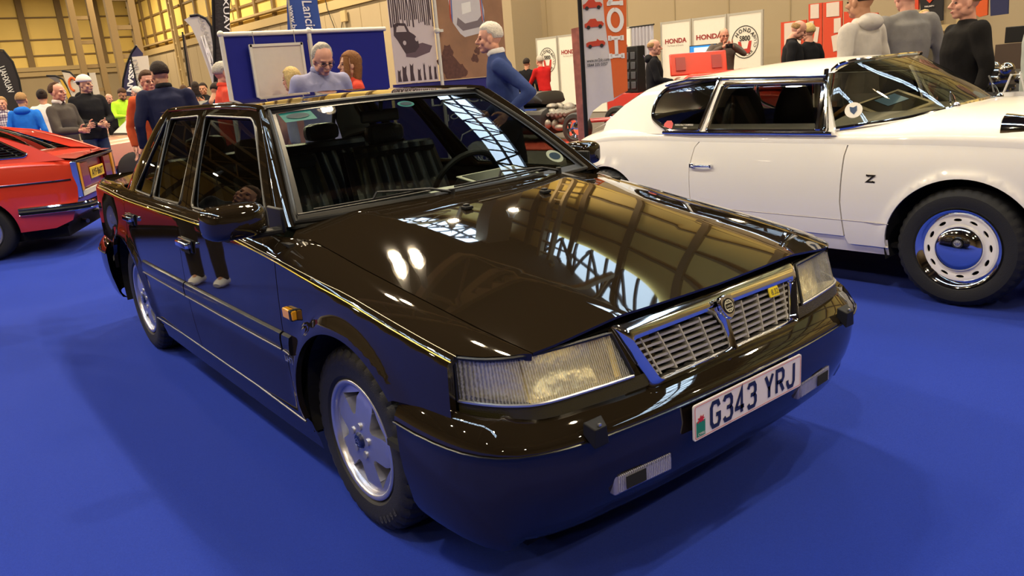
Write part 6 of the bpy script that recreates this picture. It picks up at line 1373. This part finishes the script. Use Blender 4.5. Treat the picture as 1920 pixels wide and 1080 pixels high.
def hair_fn(style):
    def f(d):
        n = .05*noise.noise(d*5)
        if style == 'short': k = clampf((d.z-(.42 if d.x>.25 else -.35 if d.x<-.1 else .05))/.15+.5)
        elif style == 'bald': return .80+.155*clampf((.50-abs(d.z+.02))/.2)*clampf((.15-d.x)/.2)
        elif style == 'receding': k = clampf((d.z-(.80 if d.x>.15 else -.40))/.15+.5)*clampf((.35-d.x)/.2+.6)
        else: k = clampf((d.z-(.40 if d.x>.30 else -.75))/.15+.5)
        return .80+.24*k+n*k
    return f
def person(label, xy, az, H=1.75, top=None, legs=None, hair=('short','brown'), skin=0, lean=0, pose={}, head=(0,0), shoes=None, build=1.0, sleeve=1.0, collar=None, glasses=False, cap=None, curl=(20,20), skirt=.86, hood=False, beard=None, vox=.013, half=False, extra=None):
    k = H/1.75; t = thing('person', label, 'person', (xy[0],xy[1],.006), R(az))
    J = dict(pel=(0,0,.96),wai=(0,0,1.08),che=(.005,0,1.27),nec=(-.01,0,1.475),hea=(.02,0,1.618))
    for s,n in ((1,'L'),(-1,'R')):
        J['sh'+n]=(-.01,s*.175*build,1.405); J['el'+n]=(-.04,s*.25*build,1.13); J['wr'+n]=(.03,s*.25*build,.90); J['hi'+n]=(0,s*.088,.92); J['kn'+n]=(.02,s*.10,.50); J['an'+n]=(-.02,s*.11,.085)
    M = Matrix.Translation((0,0,.96)) @ Matrix.Rotation(R(lean),4,'Y') @ Matrix.Translation((0,0,-.96))
    for q in list(J):
        J[q] = V(J[q])
        if q[:2] not in ('pe','hi','kn','an'): J[q] = M @ J[q]
    for q,v in pose.items(): J[q] = V(v)
    for q in J: J[q] = J[q]*k
    B = build
    # --- body: one skin surface (head, neck, torso, limbs, hands)
    m = MB(); m.tube([J['pel']-V((0,0,.08))*k,J['pel'],J['wai'],J['che'],J['nec']-V((0,0,.06))*k,J['nec']+V((0,0,.02))],[(.08*k,.12*k),(.095*k,.135*k),(.085*k,.12*k),(.095*k,.145*k),(.07*k,.13*k),(.05*k,.055*k)],16,up=(1,0,0))
    for n in 'LR':
        m.caps(J['sh'+n],J['el'+n],.048*k,.037*k); m.caps(J['el'+n],J['wr'+n],.037*k,.026*k)
        m.caps(J['hi'+n],J['kn'+n],.078*k,.052*k); m.caps(J['kn'+n],J['an'+n],.052*k,.036*k); m.caps(J['an'+n],J['an'+n]+V((.13,0,-.04))*k,.034*k,.028*k)
    vb, fb_ = remesh(m, .016, 2); body = MB(); body.add(vb, fb_)
    hm = Matrix.Translation(J['nec']) @ Matrix.Rotation(R(head[0]),4,'Z') @ Matrix.Rotation(R(head[1]),4,'Y') @ Matrix.Translation(J['hea']-J['nec']) @ Matrix.Scale(k*.98,4)
    body.add([hm @ v for v in HEAD[0]], HEAD[1])
    for i,(n,s) in enumerate((('L',1),('R',-1))):
        d = (J['wr'+n]-J['el'+n]).normalized(); up = V((0,0,1)) if abs(d.z)<.8 else V((0,s,0)); y_ = up.cross(d).normalized() if abs(d.z)<.8 else V((1,0,0)); y_ = (y_-d*y_.dot(d)).normalized()
        if abs(d.z)<.8: y_ = V((0,0,1))-d*d.z; y_.normalize()
        z_ = d.cross(y_)*(1 if s>0 else 1); hmx = Matrix((( d.x,y_.x,z_.x,0),(d.y,y_.y,z_.y,0),(d.z,y_.z,z_.z,0),(0,0,0,1)))
        if (z_.y*s > 0): hmx = Matrix(((d.x,y_.x,-z_.x,0),(d.y,y_.y,-z_.y,0),(d.z,y_.z,-z_.z,0),(0,0,0,1)))
        hmx = Matrix.Translation(J['wr'+n]) @ hmx @ Matrix.Scale(k,4); hv, hf = HANDS[curl[i]]; body.add([hmx @ v for v in hv], hf)
    bo = obj('body', body, SKIN[skin], t, recalc=False, ang=80)
    for s in (-1,1):
        m = MB(); m.ell(hm @ V((.079,s*.031,.003)),(.009*k,.013*k,.007*k),10,8); obj('eye', m, EYEM, t)
    m = MB(); m.ell(hm @ V((.092,0,-.064)),(.006*k,.022*k,.006*k),10,6); obj('mouth', m, LIPM, t)
    # --- hair
    if hair:
        m = MB(); m.ell((-.016,0,.036),(.106,.086,.102),28,20,fn=hair_fn(hair[0]))
        if hair[0] == 'long':
            m2 = MB(); m2.tube([(-.03,0,.06),(-.06,0,-.03),(-.055,0,-.13),(-.03,0,-.24),(-.01,0,-.33)],[(.085,.088),(.065,.095),(.055,.098),(.04,.09),(.02,.06)],18,up=(1,0,0)); v2,f2 = remesh(m2,.012,2); m.add(v2,f2)
            for s in (-1,1):
                m.tube([(.045,s*.055,.075),(.055,s*.078,.0),(.045,s*.085,-.10),(.05,s*.08,-.22)],[(.03,.012),(.03,.014),(.03,.016),(.016,.012)],10)
        if hair[0] == 'bob':
            m2 = MB(); m2.tube([(-.03,0,.06),(-.05,0,-.02),(-.045,0,-.10),(-.03,0,-.13)],[(.088,.092),(.075,.10),(.06,.095),(.03,.06)],18,up=(1,0,0)); v2,f2 = remesh(m2,.012,2); m.add(v2,f2)
        if hair[0] == 'bun': m.ell((-.10,0,.08),(.04,.04,.04),12,8)
        m.v = [tuple(hm @ V(p)) for p in m.v]; obj('hair', m, HAIRM[hair[1]], t, ang=80)
    if beard:
        m = MB(); m.ell((.030,0,-.062),(.066,.062,.055),18,12,fn=lambda d: 1.02 if d.z<.25 else .8); m.v=[tuple(hm@V(p)) for p in m.v]; obj('beard', m, HAIRM[beard], t, ang=80)
    if glasses:
        m = MB()
        for s in (-1,1):
            m.tube([(.102,s*.034+.021*cos(a),.002+.015*sin(a)) for a in [2*pi*i/14 for i in range(14)]],.0022,6,closed=True); m.tube([(.100,s*.056,.004),(.06,s*.076,.006),(0,s*.083,0)],.002,6)
        m.tube([(.103,-.013,.004),(.105,0,.006),(.103,.013,.004)],.002,6); m.v=[tuple(hm@V(p)) for p in m.v]; obj('glasses', m, BLACKP, t)
    if cap:
        m = MB(); m.ell((-.016,0,.045),(.112,.092,.098),24,16,fn=lambda d: 1.03 if d.z>-.1 else .7); m.ell((-.12,0,.045),(.06,.065,.012),14,8); m.v=[tuple(hm@V(p)) for p in m.v]; obj('cap', m, cap, t, ang=80)
    # --- garments
    def crumple(v, amp=.007):
        return [p+V((noise.noise(p*7),noise.noise(p*7+V((9,3,1))),noise.noise(p*9+V((4,8,2)))))*amp for p in v]
    zb = skirt*k; hb = J['pel']-V((0,0,.96*k-zb))
    m = MB(); m.tube([hb,J['pel'],J['wai'],J['che'],J['che'].lerp(J['nec'],.62),J['nec']-V((0,0,.035))*k,J['nec']+V((.0,0,.026))*k],[(.115*k*B,.165*k*B),(.120*k*B,.168*k*B),(.115*k*B,.158*k*B),(.125*k*B,.180*k*B),(.105*k*B,.178*k*B),(.082*k,.12*k),(.066*k,.072*k)],20,up=(1,0,0))
    for n in 'LR':
        m.caps(J['nec']-V((0,0,.03))*k,J['sh'+n]-V((0,0,.005)),.055*k,.060*k); m.caps(J['sh'+n],J['el'+n],.064*k*B,.052*k); e_ = J['el'+n].lerp(J['wr'+n],sleeve-.04)
        if sleeve > .3: m.tube([J['el'+n],J['el'+n].lerp(e_,.5),e_],[.051*k,.047*k,.040*k],12)
        m.ell(J['el'+n],(.051*k,)*3,10,8)
    v,f = remesh(m, vox, 7, .7); g = MB(); g.add(crumple(v,.012), f); jk = obj('top_garment', g, top, t, recalc=False, ang=80)
    if hood:
        m = MB(); c = J['nec']+V((-.06,0,-.015))*k; m.ell(c,(.075*k,.13*k,.07*k),16,10); v,f = remesh(m,.013,2); g = MB(); g.add(crumple(v),f); obj('hood', g, top, jk, recalc=False, ang=80)
    if collar:
        c = J['nec']+V((.004,0,.022))*k; m = MB(); m.tube([c+V((.070*cos(a)+.006,.073*sin(a),.010*(1-cos(a))-.02*(cos(a)>.8)))*k for a in [R(25)+R(310)*i/16 for i in range(17)]],[(.022*k,.008*k)]*17,8); obj('collar', m, collar, jk)
    m = MB(); m.tube([J['pel']-V((0,0,.10))*k,J['pel']-V((0,0,.03))*k,J['pel']+V((0,0,.05))*k],[(.105*k*B,.145*k*B),(.112*k*B,.158*k*B),(.10*k*B,.145*k*B)],16,up=(1,0,0))
    for n in 'LR': 
        m.caps(J['hi'+n]-V((0,0,.02)),J['kn'+n],.094*k,.070*k); m.tube([J['kn'+n]+V((0,0,.04)),J['kn'+n],J['kn'+n].lerp(J['an'+n],.55),J['an'+n]+V((.01,0,-.02))*k],[.068*k,.070*k,.062*k,.060*k],12)
    v,f = remesh(m, .015, 3); g = MB(); g.add(crumple(v), f); obj('trousers', g, legs, t, recalc=False, ang=80)
    for n in 'LR':
        a = J['an'+n]; z0 = a.z-.085*k; m = MB()
        m.tube([V((a.x-.075*k,a.y,z0+.045*k)),V((a.x-.03*k,a.y,z0+.05*k)),V((a.x+.06*k,a.y,z0+.048*k)),V((a.x+.14*k,a.y,z0+.035*k)),V((a.x+.20*k,a.y,z0+.028*k))],[(.040*k,.034*k),(.048*k,.042*k),(.044*k,.045*k),(.034*k,.046*k),(.018*k,.030*k)],14,up=(0,0,1)); m.v=[(p[0],p[1],max(p[2],z0)) for p in m.v]; obj('shoe', m, shoes or BLACKP, t)
    return t, J, hm, k
C_ = dict(black=cloth('black_cloth',(.012,.012,.014)), navy=cloth('navy_knit',(.020,.022,.050)), blue=cloth('bright_blue_cotton',(.02,.16,.62)), grey=cloth('dark_grey_knit',(.075,.065,.058)), white=cloth('white_cotton',(.66,.62,.58)), green=cloth('lime_fleece',(.42,.72,.04)), orange=cloth('rust_orange_cotton',(.52,.09,.03)), red=cloth('coral_red_cotton',(.66,.07,.04)), deep=cloth('crimson_knit',(.45,.015,.015)), jeans=cloth('blue_denim',(.030,.045,.085)), dark=cloth('dark_trouser',(.016,.015,.017)), lilac=cloth('lilac_check_cotton',(.30,.30,.45)), pink=cloth('dusty_pink_cotton',(.5,.25,.24)), sweater=cloth('blue_sweater',(.035,.055,.16)), lgrey=cloth('pale_grey_hoodie',(.50,.46,.42)), mgrey=cloth('mid_grey_jacket',(.20,.19,.18)), coat=cloth('black_wool_coat',(.010,.009,.009)), brown=cloth('grey_brown_jacket',(.11,.09,.075)), teegrey=cloth('grey_tee',(.35,.38,.36)))
fold = dict(elR=(.06,-.25,1.16), wrR=(.27,-.10,1.14), elL=(.06,.25,1.16), wrL=(.27,.06,1.12))
person('man in a plaid shirt at the left edge looking towards the cars', (-15.29,0.07), -20, 1.70, plaid(), C_['jeans'], ('short','sandy'), 2, vox=.016)
person('person in a bright blue hooded top seen from behind beyond the red car', (-12.77,0.07), 150, 1.70, C_['blue'], C_['jeans'], ('short','sandy'), 1, hood=True, build=1.08)
person('dark haired person in a white top half hidden behind the balding man', (-14.27,0.59), 175, 1.76, C_['white'], C_['dark'], ('bun','dark'), 1, vox=.016)
pz = dict(shR=(0,-.17,1.39), elR=(.12,-.26,1.13), wrR=(.40,-.22,1.12), elL=(.08,.24,1.13), wrL=(.36,.02,1.16))
person('balding man in a dark grey zip sweater gesturing beside the red car', (-9.73,0.10), 42, 1.74, C_['grey'], C_['dark'], ('receding','brown'), 2, build=1.14, pose=pz, collar=C_['white'], skirt=.84)
person('man in a white cap, black hooded top and jeans behind the red car', (-11.26,0.73), 18, 1.86, C_['black'], C_['jeans'], ('short','dark'), 0, pose=dict(elR=(.05,-.26,1.13),wrR=(.26,-.05,1.06),elL=(.05,.26,1.13),wrL=(.27,.04,1.08),anR=(-.05,-.16,.085),anL=(.08,.12,.085)), cap=mat('cap_white',(.68,.62,.56),.8), build=1.12, head=(20,0), hood=True, shoes=mat('grey_suede',(.10,.09,.08),.8))
person('bearded man in a lime green jacket looking down at his hands', (-16.11,2.29), 15, 1.74, C_['green'], C_['dark'], ('short','brown'), 1, pose=fold, head=(0,28), beard='brown', skirt=.90, vox=.015)
person('grey haired man in a navy jacket facing left beside the lime green jacket', (-14.63,2.26), -140, 1.70, C_['navy'], C_['jeans'], ('short','white'), 2, pose=fold, glasses=True, vox=.015, collar=C_['navy'])
person('bald head in the crowd just left of the lime green jacket', (-18.98,2.66), 20, 1.66, C_['black'], C_['dark'], ('bald','sandy'), 2, vox=.018)
person('laughing man with glasses in a rust orange top leaning in to talk', (-7.76,0.70), 5, 1.76, C_['orange'], C_['dark'], ('short','brown'), 2, glasses=True, lean=8)
person('man in a navy sweater seen from behind talking over the boot of the black saloon', (-6.70,0.61), 172, 1.80, C_['navy'], C_['jeans'], ('short','dark'), 1, build=1.18, collar=C_['black'], head=(20,5))
person('onlooker in black with yellow trim in the crowd right of the navy sweater', (-17.36,3.95), 150, 1.70, C_['black'], C_['dark'], ('short','brown'), 1, vox=.018)
person('onlooker with a pale forehead in the crowd behind the saloon roof', (-18.81,4.52), -20, 1.68, C_['dark'], C_['dark'], ('receding','dark'), 2, vox=.018)
person('dark curly haired onlooker in the middle of the crowd behind the saloon roof', (-16.17,3.86), 160, 1.74, C_['black'], C_['dark'], ('long','dark'), 1, vox=.018)
person('dark haired man holding a phone up to his chest in the crowd', (-14.65,3.54), -37, 1.68, C_['black'], C_['dark'], ('short','dark'), 1, pose=dict(elR=(.08,-.25,1.2),wrR=(.25,-.06,1.36),elL=(.08,.25,1.2),wrL=(.25,.06,1.36)), vox=.016)
person('person in a dark jacket beside the man in the coral red polo', (-8.41,1.67), 120, 1.60, C_['navy'], C_['dark'], ('short','dark'), 1, vox=.016, head=(0,30))
person('grey haired man in a coral red polo shirt half hidden by the display screen', (-6.72,1.25), 80, 1.76, C_['red'], C_['dark'], ('short','grey'), 2, collar=C_['red'], build=1.1)
person('blond person in pink leaning near the blank notice board', (-5.31,1.43), -160, 1.62, C_['pink'], C_['dark'], ('bob','blond'), 2)
person('grey haired man in a lilac shirt bending forward behind the saloon roof', (-4.47,1.30), -5, 1.82, C_['lilac'], C_['dark'], ('receding','grey'), 2, glasses=True, lean=10, head=(0,26), build=1.1, collar=C_['lilac'])
person('young woman with long auburn hair and red top before the blue screen', (-4.84,1.88), -112, 1.72, C_['red'], C_['dark'], ('long','ginger'), 0, lean=4, head=(10,-4), build=.9)
person('grey haired man in a blue sweater hurrying left with one arm bent', (-3.57,2.72), -125, 1.86, C_['sweater'], C_['dark'], ('short','white'), 2, lean=10, collar=C_['white'], pose=dict(shL=(.08,.19,1.38),elL=(-.16,.30,1.16),wrL=(.06,.26,.98),elR=(.0,-.27,1.13),wrR=(.2,-.2,.98),knL=(.16,.10,.52),anL=(.22,.11,.10),knR=(-.06,-.1,.5),anR=(-.30,-.11,.14)), build=1.05)
person('man in a crimson jumper leaning over the black kit car', (-11.78,10.26), 172, 1.72, C_['deep'], C_['dark'], ('short','grey'), 2, lean=12, pose=dict(elL=(.2,.25,1.15),wrL=(.4,.2,1.0),elR=(.2,-.25,1.15),wrR=(.4,-.2,1.0)), vox=.018)
person('dark clad person behind the man in the crimson jumper', (-12.47,10.34), 120, 1.68, C_['black'], C_['dark'], ('short','dark'), 1, vox=.018)
person('bald man in a black jacket in profile beside the black tool case', (-5.94,7.36), 42, 1.71, C_['black'], C_['dark'], ('bald','sandy'), 2, pose=dict(elR=(.05,-.25,1.15),wrR=(.28,-.18,1.10),elL=(.05,.25,1.15),wrL=(.28,.15,1.08)), build=1.1, hood=True)
pt, pJ, phm, pk = person('balding man in a grey brown jacket aiming a camera above the raised bonnet', (-7.43,11.02), -37, 1.90, C_['brown'], C_['dark'], ('bald','brown'), 2, glasses=True, head=(0,12), pose=dict(elR=(.10,-.33,1.28),wrR=(.27,-.07,1.42),elL=(.10,.33,1.28),wrL=(.27,.07,1.42)), build=1.12)
c3 = thing('camera_body','black compact camera held by the balding man in grey brown','camera',tuple(pt.matrix_basis @ V((.37,0,1.545)))); m = MB(); m.box((0,0,0),(.05,.13,.08)); obj('casing', m, BLACKP, c3, bevel=.008); m = MB(); m.cyl((.02,0,0),(.07,0,0),.03); obj('lens', m, BLACKP, c3); c3.rotation_euler = (0,0,R(-37))
person('bald man in a black jacket looking down in front of the red notice boards', (-4.12,8.10), 35, 1.80, C_['black'], C_['dark'], ('bald','sandy'), 2, head=(0,25), build=1.15)
person('short haired blonde woman in black seen from behind beside the bald man', (-4.32,8.82), 165, 1.74, C_['black'], C_['dark'], ('short','blond'), 2, build=1.0)
person('person in a pale grey hooded top walking behind the white coupe roof', (-1.27,4.58), 175, 1.87, C_['lgrey'], C_['dark'], ('short','dark'), 1, hood=True, build=1.08)
person('person in a mid grey jacket seen from behind next to the pale hooded top', (-1.44,5.68), 150, 1.93, C_['mgrey'], C_['dark'], ('short','grey'), 2, build=1.22)
person('small balding head showing over the mid grey jacket', (-3.18,9.82), -40, 1.78, C_['brown'], C_['dark'], ('receding','blond'), 2, vox=.018)
person('man in a long black coat in profile facing left behind the coupe windscreen', (-0.62,4.94), -135, 1.78, C_['coat'], C_['dark'], ('short','sandy'), 2, build=1.22, skirt=.62)
person('person in pale clothes cut off by the right edge carrying a plastic bag', (0.03,4.63), -150, 1.82, C_['teegrey'], C_['jeans'], ('short','brown'), 2)
person('person in dark trousers and white trainers standing beside the saloon, mirrored in its doors', (-4.15,-1.78), 40, 1.78, C_['black'], C_['dark'], ('short','brown'), 1, shoes=mat('trainer_white',(.7,.68,.64),.6))
gx_ = V((*(-0.08,4.49),0)); t = thing('carrier_bag','white translucent plastic carrier bag hanging at the right edge','bag',(gx_.x,gx_.y,.62))
m = MB(); m.grid(lambda u,v: ((.15+.03*sin(v*5))*cos(2*pi*u)*(1-.25*v)+.012*sin(9*u*pi), .06*sin(2*pi*u)*(1-.4*v)+.01*cos(7*u*pi), .38*v), 32, 8, cu=True); obj('bag_body', m, mat('bag_plastic',(.66,.64,.62),.35,bump=.5,bs=12), t)
m = MB(); m.tube([(-.07,0,.37),(-.03,0,.50),(.03,0,.50),(.07,0,.37)],.008,6); obj('bag_handle', m, MATS['bag_plastic'], t)
m = MB(); text(m,'ES',(.0,-.055,.20),(.8,-.0,0),(0,0,1),.08,.12,.02,d=.01); obj('bag_lettering', m, INKB, t, recalc=False)
